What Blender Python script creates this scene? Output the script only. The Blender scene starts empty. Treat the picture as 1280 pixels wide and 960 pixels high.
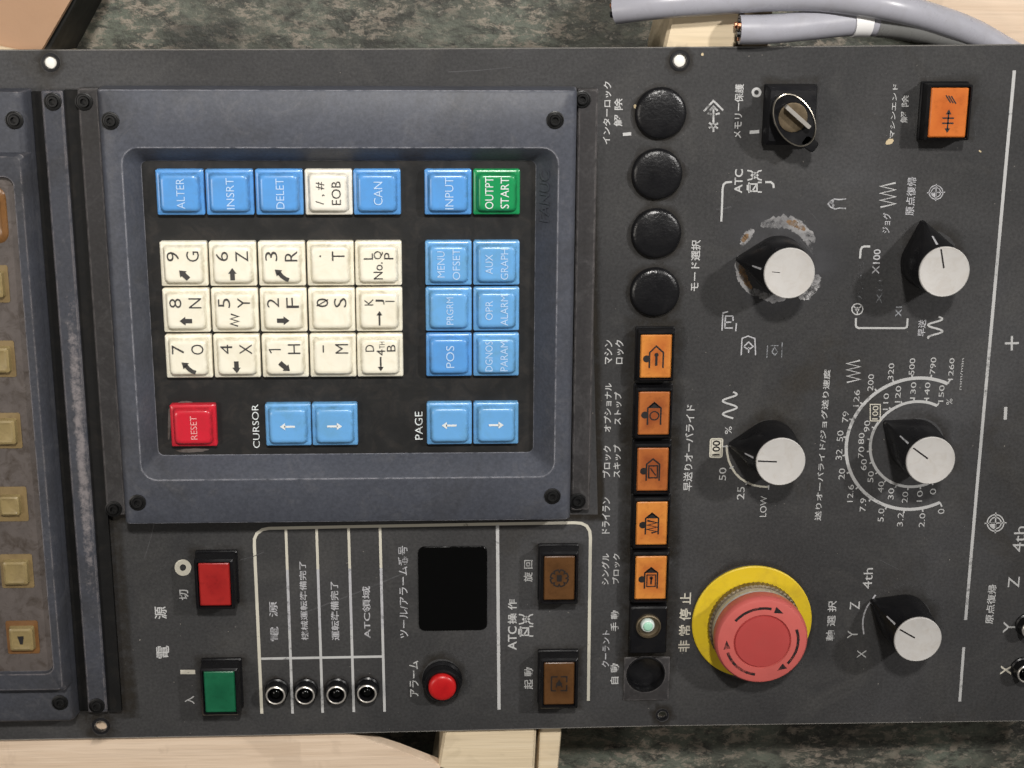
import bpy, bmesh, math, random
from mathutils import Vector, Matrix
random.seed(7)
R = math.radians
SC = bpy.context.scene
COL = SC.collection

# ------------------------------------------------------------------ camera
F_PX = 1923.0                       # focal length in photo pixels (52 mm equivalent)
VY = Vector((-39.0, 6830.0, F_PX)).normalized()          # panel's downward direction seen by the camera
VX = Vector((45000.0, -337.0, F_PX)); VX = (VX - VX.dot(VY) * VY).normalized()
VN = VX.cross(VY)
W2C = Matrix(((VX.x, -VY.x, -VN.x), (VX.y, -VY.y, -VN.y), (VX.z, -VY.z, -VN.z)))
C2W = W2C.transposed()
CAM = -(C2W @ Vector((0, 0, F_PX * 0.00031)))
right, down, fwd = C2W @ Vector((1, 0, 0)), C2W @ Vector((0, 1, 0)), C2W @ Vector((0, 0, 1))
cam = bpy.data.cameras.new('camera')
cam.sensor_width = 36.0
cam.lens = F_PX / 1280.0 * 36.0
cam.clip_start = 0.02
cam.clip_end = 50.0
cam_o = bpy.data.objects.new('camera', cam)
COL.objects.link(cam_o)
cam_o.matrix_world = Matrix(((right.x, -down.x, -fwd.x, CAM.x), (right.y, -down.y, -fwd.y, CAM.y),
                             (right.z, -down.z, -fwd.z, CAM.z), (0, 0, 0, 1)))
SC.camera = cam_o

# ------------------------------------------------------------------ light
world = bpy.data.worlds.new('World'); SC.world = world; world.use_nodes = True
bgn = world.node_tree.nodes['Background']
bgn.inputs[0].default_value = (1.0, 0.97, 0.93, 1); bgn.inputs[1].default_value = 0.075

def lamp(name, loc, target, size, power, color, size_y=None, spread=180):
    l = bpy.data.lights.new(name, 'AREA'); l.shape = 'RECTANGLE' if size_y else 'DISK'
    l.size = size
    if size_y: l.size_y = size_y
    l.energy = power; l.color = color; l.spread = R(spread)
    o = bpy.data.objects.new(name, l); COL.objects.link(o)
    o.location = loc
    o.rotation_euler = (Vector(target) - Vector(loc)).to_track_quat('-Z', 'Y').to_euler()
    return o
lamp('workshop_lamp', (0.92, 0.55, 0.88), (0.08, 0.16, 0), 0.07, 1.55, (1.0, 0.97, 0.94), spread=70)
lamp('workshop_lamp', (0.05, 0.82, 1.15), (-0.10, 0.12, 0), 0.10, 2.05, (1.0, 0.965, 0.92), spread=64)
lamp('workshop_lamp', (-0.80, 0.02, 0.90), (-0.18, -0.06, 0), 0.25, 3.3, (1.0, 0.93, 0.85))
SC.view_settings.view_transform = 'Standard'
SC.view_settings.look = 'None'
SC.view_settings.exposure = 0.0
SC.view_settings.gamma = 1.0
SC.view_settings.use_curve_mapping = False

# ------------------------------------------------------------------ layout helpers
def at(px, py, z=0.0):
    """point on the plane at height z that the photo shows at pixel (px, py)"""
    d = C2W @ Vector((px - 640.0, py - 480.0, F_PX))
    p = CAM + d * ((z - CAM.z) / d.z)
    return Vector((p.x, p.y, z))
def span(px, py, w, h, z=0.0):
    """size on that plane of w by h pixels around (px, py)"""
    return (at(px + w / 2, py, z) - at(px - w / 2, py, z)).x, (at(px, py - h / 2, z) - at(px, py + h / 2, z)).y

# ------------------------------------------------------------------ materials
MATS = {}
def node(nt, typ, **kw):
    n = nt.nodes.new(typ)
    for k, v in kw.items(): setattr(n, k, v)
    return n
def new_mat(name):
    m = bpy.data.materials.new(name); m.use_nodes = True
    nt = m.node_tree
    return m, nt, nt.nodes['Principled BSDF']
def tex_coord(nt, scale=(1, 1, 1), kind='Object', rot=(0, 0, 0)):
    tc = node(nt, 'ShaderNodeTexCoord'); mp = node(nt, 'ShaderNodeMapping')
    mp.inputs['Scale'].default_value = scale; mp.inputs['Rotation'].default_value = rot
    if kind == 'World':
        g = node(nt, 'ShaderNodeNewGeometry'); nt.links.new(g.outputs['Position'], mp.inputs['Vector'])
    else:
        nt.links.new(tc.outputs[kind], mp.inputs['Vector'])
    return mp.outputs['Vector']
def noise(nt, vec, scale, detail=4, rough=0.55, dist=0.0):
    n = node(nt, 'ShaderNodeTexNoise'); n.inputs['Scale'].default_value = scale
    n.inputs['Detail'].default_value = detail; n.inputs['Roughness'].default_value = rough
    n.inputs['Distortion'].default_value = dist
    nt.links.new(vec, n.inputs['Vector']); return n.outputs['Fac']
def ramp(nt, fac, stops):
    r = node(nt, 'ShaderNodeValToRGB'); e = r.color_ramp.elements
    while len(e) > 1: e.remove(e[-1])
    e[0].position = stops[0][0]; e[0].color = (*stops[0][1], 1) if len(stops[0][1]) == 3 else stops[0][1]
    for p, c in stops[1:]:
        x = e.new(p); x.color = (*c, 1)
    nt.links.new(fac, r.inputs['Fac']); return r.outputs['Color']
def g3(v): return (v, v, v)
def mix(nt, fac, a, b, mode='MIX'):
    m = node(nt, 'ShaderNodeMix', data_type='RGBA', blend_type=mode)
    for s, v in ((m.inputs['Factor'], fac), (m.inputs['A'], a), (m.inputs['B'], b)):
        if hasattr(v, 'is_output'): nt.links.new(v, s)
        elif isinstance(v, (int, float)): s.default_value = v
        else: s.default_value = (*v, 1)
    return m.outputs['Result']
def bump(nt, bsdf, h, strength=0.2, dist=0.0002):
    b = node(nt, 'ShaderNodeBump'); b.inputs['Strength'].default_value = strength
    b.inputs['Distance'].default_value = dist
    nt.links.new(h, b.inputs['Height']); nt.links.new(b.outputs['Normal'], bsdf.inputs['Normal'])
def edge_mask(nt, radius=0.0008, lo=0.004, hi=0.10):
    bv = node(nt, 'ShaderNodeBevel', samples=4); bv.inputs['Radius'].default_value = radius
    g = node(nt, 'ShaderNodeNewGeometry')
    d = node(nt, 'ShaderNodeVectorMath', operation='DOT_PRODUCT')
    nt.links.new(bv.outputs['Normal'], d.inputs[0]); nt.links.new(g.outputs['Normal'], d.inputs[1])
    s = node(nt, 'ShaderNodeMapRange'); s.inputs['From Min'].default_value = 1 - lo
    s.inputs['From Max'].default_value = 1 - hi
    nt.links.new(d.outputs['Value'], s.inputs['Value']); return s.outputs['Result']
def mul(nt, a, b):
    m = node(nt, 'ShaderNodeMath', operation='MULTIPLY')
    for s, v in ((m.inputs[0], a), (m.inputs[1], b)):
        if hasattr(v, 'is_output'): nt.links.new(v, s)
        else: s.default_value = v
    return m.outputs[0]

def mat_plate():
    m, nt, b = new_mat('plate_paint')
    v = tex_coord(nt, kind='World')
    c = ramp(nt, noise(nt, v, 9, 5, 0.6, 0.6), [(0.3, (0.032, 0.032, 0.033)), (0.5, (0.045, 0.0445, 0.045)), (0.70, (0.062, 0.062, 0.0645))])
    sm = ramp(nt, noise(nt, v, 30, 6, 0.65, 1.2), [(0.5, g3(0)), (0.75, g3(1))])
    c = mix(nt, mul(nt, sm, 0.5), c, (0.072, 0.070, 0.067))
    # brown grime
    gr = ramp(nt, noise(nt, v, 14, 5, 0.7, 0.8), [(0.58, g3(0)), (0.74, g3(1))])
    c = mix(nt, mul(nt, gr, 0.45), c, (0.030, 0.024, 0.016))
    # pale nicks and dust specks
    sp = ramp(nt, noise(nt, v, 620, 2, 0.5), [(0.735, g3(0)), (0.765, g3(1))])
    thin = ramp(nt, noise(nt, v, 22, 2), [(0.50, g3(0)), (0.60, g3(1))])
    c = mix(nt, mul(nt, mul(nt, sp, thin), 0.7), c, (0.36, 0.33, 0.29))
    fine = ramp(nt, noise(nt, v, 900, 2, 0.6), [(0.3, g3(0.82)), (0.7, g3(1.18))])
    c = mix(nt, 1.0, c, fine, 'MULTIPLY')
    ed = edge_mask(nt, 0.0007)
    c = mix(nt, mul(nt, ed, 0.75), c, (0.36, 0.34, 0.31))
    nt.links.new(c, b.inputs['Base Color'])
    r = ramp(nt, noise(nt, v, 18, 4, 0.6), [(0.3, g3(0.42)), (0.7, g3(0.62))]); nt.links.new(r, b.inputs['Roughness'])
    b.inputs['Specular IOR Level'].default_value = 0.20
    bump(nt, b, noise(nt, v, 1600, 2, 0.5), 0.25, 0.00012)
    return m
def mat_paint(name, col, wear_col, wear=0.8, rough=0.45, worn_band=None, dirt=(0.03, 0.028, 0.025), dirt_amt=0.4):
    m, nt, b = new_mat(name)
    v = tex_coord(nt, kind='World')
    c = mix(nt, noise(nt, v, 26, 5, 0.6, 0.5), tuple(x * 0.78 for x in col), tuple(x * 1.24 for x in col))
    d = ramp(nt, noise(nt, v, 17, 6, 0.7, 1.0), [(0.46, g3(0)), (0.72, g3(1))])
    c = mix(nt, mul(nt, d, dirt_amt), c, dirt)
    du_ = ramp(nt, noise(nt, tex_coord(nt, (60, 60, 60), 'World'), 1.0, 6, 0.75, 1.5), [(0.52, g3(0)), (0.78, g3(1))])
    c = mix(nt, mul(nt, du_, 0.28), c, (0.16, 0.155, 0.155))
    fine = ramp(nt, noise(nt, v, 800, 2, 0.6), [(0.3, g3(0.86)), (0.7, g3(1.14))])
    c = mix(nt, 1.0, c, fine, 'MULTIPLY')
    nz = ramp(nt, noise(nt, v, 260, 3, 0.6), [(0.34, g3(0)), (0.55, g3(1))])
    ed = edge_mask(nt, 0.0009, 0.002, 0.06)
    c = mix(nt, mul(nt, mul(nt, ed, nz), wear), c, wear_col)
    if worn_band:
        y0, y1, x0, x1, amt = worn_band
        sep = node(nt, 'ShaderNodeSeparateXYZ'); g = node(nt, 'ShaderNodeNewGeometry')
        nt.links.new(g.outputs['Position'], sep.inputs[0])
        def win(out, a, bb, s):
            p = node(nt, 'ShaderNodeMapRange', interpolation_type='SMOOTHSTEP'); p.inputs['From Min'].default_value = a - s; p.inputs['From Max'].default_value = a + s
            q = node(nt, 'ShaderNodeMapRange', interpolation_type='SMOOTHSTEP'); q.inputs['From Min'].default_value = bb + s; q.inputs['From Max'].default_value = bb - s
            nt.links.new(out, p.inputs['Value']); nt.links.new(out, q.inputs['Value'])
            return mul(nt, p.outputs[0], q.outputs[0])
        w = mul(nt, win(sep.outputs['Y'], y0, y1, 0.035), win(sep.outputs['X'], x0, x1, 0.0012))
        ns = noise(nt, v, 420, 6, 0.75)
        ad = node(nt, 'ShaderNodeMath', operation='ADD'); nt.links.new(mul(nt, w, amt), ad.inputs[0]); nt.links.new(ns, ad.inputs[1])
        ww = ramp(nt, ad.outputs[0], [(0.62, g3(0)), (0.90, g3(1))])
        c = mix(nt, mul(nt, ww, 0.75), c, wear_col)
    nt.links.new(c, b.inputs['Base Color'])
    b.inputs['Roughness'].default_value = rough
    b.inputs['Specular IOR Level'].default_value = 0.24
    bump(nt, b, noise(nt, v, 1300, 2), 0.2, 0.0001)
    return m
def mat_plastic(name, col, rough=0.35, var=0.12, dirt=0.0, dirt_col=(0.05, 0.04, 0.03), bump_s=0.0, spec=0.5, vscale=60):
    m, nt, b = new_mat(name)
    v = tex_coord(nt, kind='World')
    c = mix(nt, noise(nt, v, vscale, 5, 0.6, 0.4), tuple(x * (1 - var) for x in col), tuple(min(1, x * (1 + var)) for x in col))
    if dirt:
        d = ramp(nt, noise(nt, v, vscale * 2.2, 6, 0.7, 0.8), [(0.48, g3(0)), (0.72, g3(1))])
        c = mix(nt, mul(nt, d, dirt), c, dirt_col)
    nt.links.new(c, b.inputs['Base Color'])
    b.inputs['Specular IOR Level'].default_value = spec
    r = ramp(nt, noise(nt, v, 130, 3), [(0.3, g3(max(0.05, rough - 0.07))), (0.7, g3(rough + 0.1))]); nt.links.new(r, b.inputs['Roughness'])
    if bump_s: bump(nt, b, noise(nt, v, 900, 3), bump_s, 0.00015)
    return m
def edge_coord(nt):
    """0 at the middle of a piece, 1 at its rim"""
    tc = node(nt, 'ShaderNodeTexCoord'); sp = node(nt, 'ShaderNodeSeparateXYZ'); nt.links.new(tc.outputs['Generated'], sp.inputs[0])
    o = []
    for ax in 'XY':
        a = node(nt, 'ShaderNodeMath', operation='SUBTRACT'); nt.links.new(sp.outputs[ax], a.inputs[0]); a.inputs[1].default_value = 0.5
        b = node(nt, 'ShaderNodeMath', operation='ABSOLUTE'); nt.links.new(a.outputs[0], b.inputs[0]); o.append(b.outputs[0])
    m = node(nt, 'ShaderNodeMath', operation='MAXIMUM'); nt.links.new(o[0], m.inputs[0]); nt.links.new(o[1], m.inputs[1])
    return mul(nt, m.outputs[0], 2.0)
def mat_key(name, col, grime, amt):
    """moulded key plastic, grimy where fingers never reach (edges and corners)"""
    m, nt, b = new_mat(name)
    v = tex_coord(nt, kind='World')
    c = mix(nt, noise(nt, v, 45, 4, 0.6, 0.4), tuple(x * 0.93 for x in col), tuple(min(1, x * 1.06) for x in col))
    d = ramp(nt, noise(nt, v, 120, 6, 0.7, 0.8), [(0.46, g3(0)), (0.72, g3(1))])
    c = mix(nt, mul(nt, d, amt), c, grime)
    band = ramp(nt, edge_coord(nt), [(0.66, g3(0)), (0.80, g3(1)), (0.86, g3(0.9)), (0.90, g3(0.25)), (0.97, g3(0.3)), (1.0, g3(1))])
    dn = ramp(nt, noise(nt, v, 150, 5, 0.75, 0.6), [(0.38, g3(0)), (0.66, g3(1))])
    c = mix(nt, mul(nt, mul(nt, band, dn), 0.62), c, tuple(x * 0.55 for x in grime))
    nt.links.new(c, b.inputs['Base Color'])
    b.inputs['Roughness'].default_value = 0.27
    return m
def mat_print(name, col, wear=0.45, scale=420, soft=0.10, amax=1.0, low=35, fade=False):
    m, nt, b = new_mat(name)
    v = tex_coord(nt, kind='World')
    n1 = noise(nt, v, scale, 5, 0.75)
    n2 = noise(nt, v, low, 3, 0.6)
    ad = node(nt, 'ShaderNodeMath', operation='ADD'); nt.links.new(mul(nt, n1, 0.6), ad.inputs[0]); nt.links.new(mul(nt, n2, 0.5), ad.inputs[1])
    a = ramp(nt, ad.outputs[0], [(wear, g3(0.0)), (wear + soft, g3(amax))])
    c = mix(nt, noise(nt, v, 50, 3), tuple(x * 0.8 for x in col), col)
    if fade:
        at_ = node(nt, 'ShaderNodeAttribute', attribute_name='coverage'); a = mul(nt, a, at_.outputs['Fac'])
    nt.links.new(c, b.inputs['Base Color']); nt.links.new(a, b.inputs['Alpha'])
    b.inputs['Roughness'].default_value = 0.55
    return m
def mat_metal(name, col, rough=0.3, metallic=1.0, var=0.15, scale=90):
    m, nt, b = new_mat(name)
    v = tex_coord(nt, kind='World')
    c = mix(nt, noise(nt, v, scale, 5, 0.65), tuple(x * (1 - var) for x in col), col)
    nt.links.new(c, b.inputs['Base Color']); b.inputs['Metallic'].default_value = metallic
    b.inputs['Roughness'].default_value = rough
    return m
def mat_lens(name, col_lo, col_hi, scale=70, rough=0.34):
    m, nt, b = new_mat(name)
    v = tex_coord(nt, kind='World')
    ed = edge_coord(nt)
    a = node(nt, 'ShaderNodeMath', operation='ADD'); nt.links.new(mul(nt, noise(nt, v, scale, 5, 0.6, 0.3), 0.9), a.inputs[0]); nt.links.new(mul(nt, ed, 0.45), a.inputs[1])
    c = mix(nt, ramp(nt, a.outputs[0], [(0.50, g3(0)), (0.86, g3(1))]), col_lo, col_hi)
    g = ramp(nt, noise(nt, v, scale * 5, 6, 0.75), [(0.50, g3(0)), (0.72, g3(1))])
    c = mix(nt, mul(nt, g, 0.38), c, tuple(x * 0.4 for x in col_lo))
    a2 = node(nt, 'ShaderNodeMath', operation='ADD'); nt.links.new(ed, a2.inputs[0]); nt.links.new(mul(nt, noise(nt, v, 380, 4, 0.7), 0.22), a2.inputs[1])
    c = mix(nt, ramp(nt, a2.outputs[0], [(1.00, g3(0)), (1.10, g3(0.9))]), c, (0.035, 0.018, 0.010))
    nt.links.new(c, b.inputs['Base Color']); b.inputs['Roughness'].default_value = rough
    b.inputs['Specular IOR Level'].default_value = 0.4
    return m
def mat_wood(name, a, bcol, rot, sc=1.0):
    m, nt, b = new_mat(name)
    v = tex_coord(nt, (9 * sc, 120 * sc, 60 * sc), 'World', (0, 0, rot))
    n1 = noise(nt, v, 1.0, 6, 0.65, 1.6)
    c = ramp(nt, n1, [(0.25, a), (0.5, tuple((x + y) / 2 for x, y in zip(a, bcol))), (0.75, bcol)])
    v2 = tex_coord(nt, (30, 900, 300), 'World', (0, 0, rot))
    c = mix(nt, mul(nt, ramp(nt, noise(nt, v2, 1.0, 3), [(0.5, g3(0)), (0.8, g3(1))]), 0.35), c, tuple(x * 0.6 for x in a))
    v3 = tex_coord(nt, kind='World')
    st = ramp(nt, noise(nt, v3, 26, 4, 0.6, 0.8), [(0.56, g3(0)), (0.6, g3(1))])
    c = mix(nt, mul(nt, st, 0.22), c, tuple(x * 0.62 for x in a))
    nt.links.new(c, b.inputs['Base Color']); b.inputs['Roughness'].default_value = 0.65
    bump(nt, b, noise(nt, v2, 1.0, 4), 0.35, 0.0004)
    return m
def mat_floor():
    m, nt, b = new_mat('speckled_floor')
    v = tex_coord(nt, kind='World')
    base = ramp(nt, noise(nt, v, 17, 4, 0.6, 0.5), [(0.34, (0.026, 0.025, 0.020)), (0.50, (0.078, 0.084, 0.066)), (0.66, (0.125, 0.140, 0.110))])
    vs = tex_coord(nt, (1.0, 2.1, 1), 'World', (0, 0, 0.6))
    dk = ramp(nt, noise(nt, vs, 70, 7, 0.8, 0.4), [(0.40, g3(1)), (0.54, g3(0))])
    c = mix(nt, mul(nt, dk, 0.85), base, (0.020, 0.019, 0.016))
    fl = ramp(nt, noise(nt, vs, 125, 6, 0.8, 0.3), [(0.50, g3(0)), (0.58, g3(1))])
    big = ramp(nt, noise(nt, v, 20, 3, 0.6, 1.0), [(0.40, g3(0.15)), (0.62, g3(1))])
    c = mix(nt, mul(nt, mul(nt, fl, big), 0.8), c, (0.29, 0.245, 0.195))
    sp = ramp(nt, noise(nt, v, 330, 4, 0.7), [(0.60, g3(0)), (0.68, g3(1))])
    c = mix(nt, mul(nt, sp, 0.35), c, (0.36, 0.32, 0.27))
    vn = ramp(nt, noise(nt, tex_coord(nt, (5, 22, 1), 'World', (0, 0, 0.75)), 1.0, 3, 0.6, 0.8), [(0.60, g3(0)), (0.68, g3(1))])
    c = mix(nt, mul(nt, vn, 0.6), c, (0.014, 0.014, 0.013))
    nt.links.new(c, b.inputs['Base Color']); b.inputs['Roughness'].default_value = 0.7
    bump(nt, b, noise(nt, v, 240, 4, 0.7), 0.5, 0.0015)
    return m

MATS['plate'] = mat_plate()
MATS['bezel'] = mat_paint('bezel_paint', (0.062, 0.067, 0.083), (0.32, 0.32, 0.35), 0.9, dirt_amt=0.5)
MATS['flange'] = mat_paint('flange_paint', (0.038, 0.036, 0.037), (0.20, 0.185, 0.18), 0.5, 0.5, dirt_amt=0.5)
MATS['unit'] = mat_paint('display_unit_paint', (0.047, 0.050, 0.061), (0.25, 0.225, 0.225), 0.6, 0.5, (-0.070, 0.025, -0.1678, -0.1642, 0.34), dirt_amt=0.45)
MATS['keybed'] = mat_plastic('key_bed_black', (0.014, 0.014, 0.014), 0.5, 0.35, 0.4, (0.05, 0.042, 0.036), 0.2, 0.3)
MATS['key_blue'] = mat_key('blue_key_plastic', (0.095, 0.30, 0.66), (0.10, 0.19, 0.30), 0.25)
MATS['key_pale'] = mat_key('pale_blue_key_plastic', (0.135, 0.36, 0.68), (0.12, 0.26, 0.32), 0.35)
MATS['key_cream'] = mat_key('cream_key_plastic', (0.82, 0.785, 0.655), (0.62, 0.53, 0.34), 0.28)
MATS['key_white'] = mat_key('white_key_plastic', (0.80, 0.77, 0.68), (0.5, 0.45, 0.35), 0.15)
MATS['key_green'] = mat_key('green_key_plastic', (0.012, 0.26, 0.085), (0.02, 0.12, 0.05), 0.25)
MATS['key_red'] = mat_key('red_key_plastic', (0.56, 0.018, 0.035), (0.25, 0.03, 0.03), 0.25)
MATS['ink_dark'] = mat_plastic('dark_key_ink', (0.045, 0.042, 0.040), 0.5, 0.1)
MATS['ink_pale'] = mat_plastic('pale_key_ink', (0.42, 0.58, 0.78), 0.5, 0.1)
MATS['ink_white'] = mat_plastic('white_key_ink', (0.66, 0.70, 0.70), 0.5, 0.1)
MATS['ink_pink'] = mat_plastic('pink_key_ink', (0.72, 0.34, 0.33), 0.5, 0.1)
MATS['print'] = mat_print('white_silkscreen', (0.50, 0.50, 0.495), 0.36, 420, 0.14)
MATS['print_worn'] = mat_print('worn_silkscreen', (0.47, 0.47, 0.49), 0.36, 500, 0.18)
MATS['print_faint'] = mat_print('rubbed_off_silkscreen', (0.30, 0.31, 0.33), 0.50, 600, 0.10)
MATS['print_cream'] = mat_print('cream_silkscreen', (0.60, 0.57, 0.48), 0.33)
MATS['print_black'] = mat_plastic('black_print', (0.012, 0.010, 0.010), 0.5, 0.1)
MATS['print_black_worn'] = mat_print('worn_black_print', (0.016, 0.012, 0.012), 0.40, 500, 0.16)
MATS['black'] = mat_plastic('black_plastic', (0.0055, 0.0055, 0.0065), 0.30, 0.3, 0.3, (0.020, 0.018, 0.017), 0.15, 0.36)
MATS['black_soft'] = mat_plastic('black_rubbery_plastic', (0.007, 0.007, 0.0085), 0.42, 0.3, 0.35, (0.022, 0.020, 0.019), 0.35, 0.36)
MATS['plug'] = mat_plastic('chipped_black_plug', (0.0065, 0.0065, 0.0075), 0.30, 0.3, 0.3, (0.020, 0.019, 0.019), 0.9, 0.42)
MATS['screw'] = mat_plastic('black_oxide_steel', (0.006, 0.006, 0.006), 0.4, 0.3, spec=0.4)
MATS['hole'] = mat_plastic('dark_cavity', (0.004, 0.004, 0.004), 0.7, 0.1, spec=0.1)
MATS['cap'] = mat_plastic('satin_aluminium_cap', (0.51, 0.495, 0.475), 0.40, 0.12, 0.30, (0.36, 0.31, 0.25), 0.12, spec=0.6, vscale=95)
MATS['chrome'] = mat_metal('worn_chrome', (0.78, 0.74, 0.68), 0.30, 0.7, 0.3)
MATS['steel'] = mat_metal('satin_nickel', (0.62, 0.59, 0.53), 0.45, 0.55, 0.15)
MATS['worn_rim'] = mat_metal('half_worn_plating', (0.66, 0.60, 0.50), 0.28, 0.85, 0.93, 130)
MATS['lock'] = mat_metal('dirty_lock_metal', (0.20, 0.15, 0.09), 0.5, 0.6, 0.85, 420)
MATS['brass'] = mat_metal('tarnished_brass', (0.30, 0.24, 0.16), 0.45, 0.8, 0.75, 300)
MATS['amber'] = mat_lens('amber_lens', (0.42, 0.115, 0.026), (0.60, 0.225, 0.045))
MATS['amber_dark'] = mat_lens('dull_amber_lens', (0.25, 0.065, 0.020), (0.40, 0.125, 0.032))
MATS['orange'] = mat_lens('orange_lens', (0.46, 0.105, 0.018), (0.56, 0.15, 0.028))
MATS['brown'] = mat_lens('unlit_brown_lens', (0.062, 0.027, 0.009), (0.105, 0.047, 0.016))
MATS['red_lens'] = mat_lens('red_lens', (0.27, 0.012, 0.012), (0.33, 0.018, 0.016))
MATS['green_lens'] = mat_lens('green_lens', (0.006, 0.085, 0.038), (0.010, 0.115, 0.052))
MATS['red_lamp'] = mat_lens('red_lamp_lens', (0.42, 0.008, 0.010), (0.50, 0.014, 0.014))
MATS['estop_red'] = mat_plastic('faded_red_plastic', (0.54, 0.115, 0.10), 0.45, 0.12, 0.35, (0.40, 0.085, 0.075), 0.2, 0.4, 40)
MATS['estop_disc'] = mat_plastic('red_plastic_disc', (0.43, 0.062, 0.058), 0.4, 0.10, 0.2, (0.33, 0.06, 0.05), 0.15, 0.4, 40)
MATS['estop_ring'] = mat_plastic('yellow_plastic', (0.68, 0.49, 0.02), 0.42, 0.08, 0.32, (0.34, 0.22, 0.03), 0.15)
MATS['window'] = mat_plastic('dark_display_glass', (0.0015, 0.0015, 0.0015), 0.09, 0.1, spec=0.3)
MATS['led_green'] = mat_plastic('pale_green_led', (0.34, 0.62, 0.47), 0.35, 0.1)
MATS['led_rim'] = mat_plastic('milky_lens', (0.62, 0.70, 0.66), 0.3, 0.1)
MATS['sheet'] = mat_plastic('grimy_brown_sheet', (0.092, 0.078, 0.072), 0.42, 0.5, 0.9, (0.034, 0.024, 0.016), 0.4, 0.4, 80)
MATS['soft_tan'] = mat_plastic('tan_membrane', (0.25, 0.19, 0.085), 0.35, 0.25, 0.4, (0.10, 0.065, 0.03), 0.2, 0.5, 110)
MATS['soft_edge'] = mat_plastic('yellowed_membrane', (0.185, 0.130, 0.058), 0.45, 0.25, 0.5, (0.10, 0.065, 0.03), 0.2, 0.4, 90)
MATS['soft_brown'] = mat_plastic('burnt_brown_membrane', (0.16, 0.075, 0.025), 0.35, 0.25, 0.4, (0.06, 0.03, 0.015), 0.2, 0.5, 110)
MATS['wood_a'] = mat_wood('pale_pine', (0.60, 0.455, 0.325), (0.74, 0.595, 0.455), 0.33)
MATS['wood_b'] = mat_wood('yellowish_pine', (0.62, 0.50, 0.33), (0.74, 0.625, 0.45), 1.45)
MATS['wood_c'] = mat_wood('greyed_pine', (0.52, 0.41, 0.275), (0.63, 0.51, 0.36), 1.45)
MATS['floor'] = mat_floor()
MATS['cardboard'] = mat_plastic('brown_cardboard', (0.36, 0.225, 0.14), 0.8, 0.08, 0.2, (0.30, 0.18, 0.11), 0.3, 0.2, 45)
MATS['shadow_block'] = mat_plastic('shadow_block_black', (0.010, 0.010, 0.009), 0.7, 0.3, spec=0.2)  # near-black that paints the shade beside the cardboard
MATS['cable'] = mat_plastic('grey_cable_jacket', (0.345, 0.345, 0.385), 0.30, 0.08, 0.3, (0.24, 0.23, 0.23), 0.1, 0.5, 60)
MATS['sleeve'] = mat_plastic('dusky_sleeve', (0.17, 0.17, 0.165), 0.25, 0.15, 0.3, (0.10, 0.10, 0.085), 0.1, 0.55, 60)
MATS['tape'] = mat_plastic('white_tape', (0.78, 0.77, 0.76), 0.35, 0.05)
MATS['copper'] = mat_metal('copper_strands', (0.62, 0.27, 0.16), 0.35)
MATS['chip'] = mat_print('bared_primer', (0.56, 0.55, 0.55), 0.43, 420, 0.14, 1.0, 110)
MATS['rust'] = mat_print('rust', (0.24, 0.14, 0.065), 0.42, 300, 0.16, 0.95)
MATS['rub'] = mat_print('polished_halo', (0.085, 0.085, 0.092), 0.30, 70, 0.50, 0.8, 35, True)
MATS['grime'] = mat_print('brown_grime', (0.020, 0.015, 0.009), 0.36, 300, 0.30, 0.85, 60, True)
MATS['gap_black'] = mat_plastic('gap_shade_black', (0.006, 0.006, 0.006), 0.6, 0.3, 0.3, (0.03, 0.025, 0.02), 0.2, 0.2)  # black that paints the shade in the gaps beside the flange
MATS['lit_hole'] = mat_plastic('lit_hole_white', (0.82, 0.80, 0.74), 0.4, 0.05)  # white that paints the brightness of the two lit mounting holes
MATS['emboss'] = mat_plastic('embossed_dark_paint', (0.040, 0.042, 0.050), 0.3, 0.1, spec=0.5)
MATS['beige'] = mat_plastic('beige_paint_fleck', (0.52, 0.42, 0.26), 0.6, 0.15)

# ------------------------------------------------------------------ mesh helpers
WLOC = {}
def finish(bm, name, mats, parent=None, loc=(0, 0, 0), rotz=0.0, smooth=32, label=None, cat=None, group=None, kind=None):
    bmesh.ops.recalc_face_normals(bm, faces=bm.faces[:])
    me = bpy.data.meshes.new(name); bm.to_mesh(me); bm.free()
    if isinstance(mats, str): mats = [mats]
    for k in mats: me.materials.append(MATS[k])
    if smooth:
        me.shade_smooth(); me.set_sharp_from_angle(angle=R(smooth))
    return link(me, name, parent, loc, rotz, label, cat, group, kind)
def link(me, name, parent=None, loc=(0, 0, 0), rotz=0.0, label=None, cat=None, group=None, kind=None):
    o = bpy.data.objects.new(name, me); COL.objects.link(o)
    loc = Vector(loc)
    if parent is not None:
        o.parent = parent; pl, pr = WLOC[parent.name]
        rel = loc - pl
        o.location = Matrix.Rotation(-pr, 3, 'Z') @ rel; o.rotation_euler = (0, 0, rotz - pr)
    else:
        o.location = loc; o.rotation_euler = (0, 0, rotz)
    WLOC[o.name] = (loc, rotz)
    for k, v in (('label', label), ('category', cat), ('group', group), ('kind', kind)):
        if v: o[k] = v
    return o
def rrect(hw, hh, r, n=4, cx=0.0, cy=0.0):
    r = max(1e-6, min(r, hw, hh)); pts = []
    for i, (sx, sy) in enumerate(((1, 1), (-1, 1), (-1, -1), (1, -1))):
        for k in range(n + 1):
            a = math.pi / 2 * (i + k / n)
            pts.append((cx + sx * (hw - r) + r * math.cos(a), cy + sy * (hh - r) + r * math.sin(a)))
    return pts
def circ(r, n=32, cx=0.0, cy=0.0, ry=None):
    return [(cx + r * math.cos(2 * math.pi * k / n), cy + (ry or r) * math.sin(2 * math.pi * k / n)) for k in range(n)]
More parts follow.
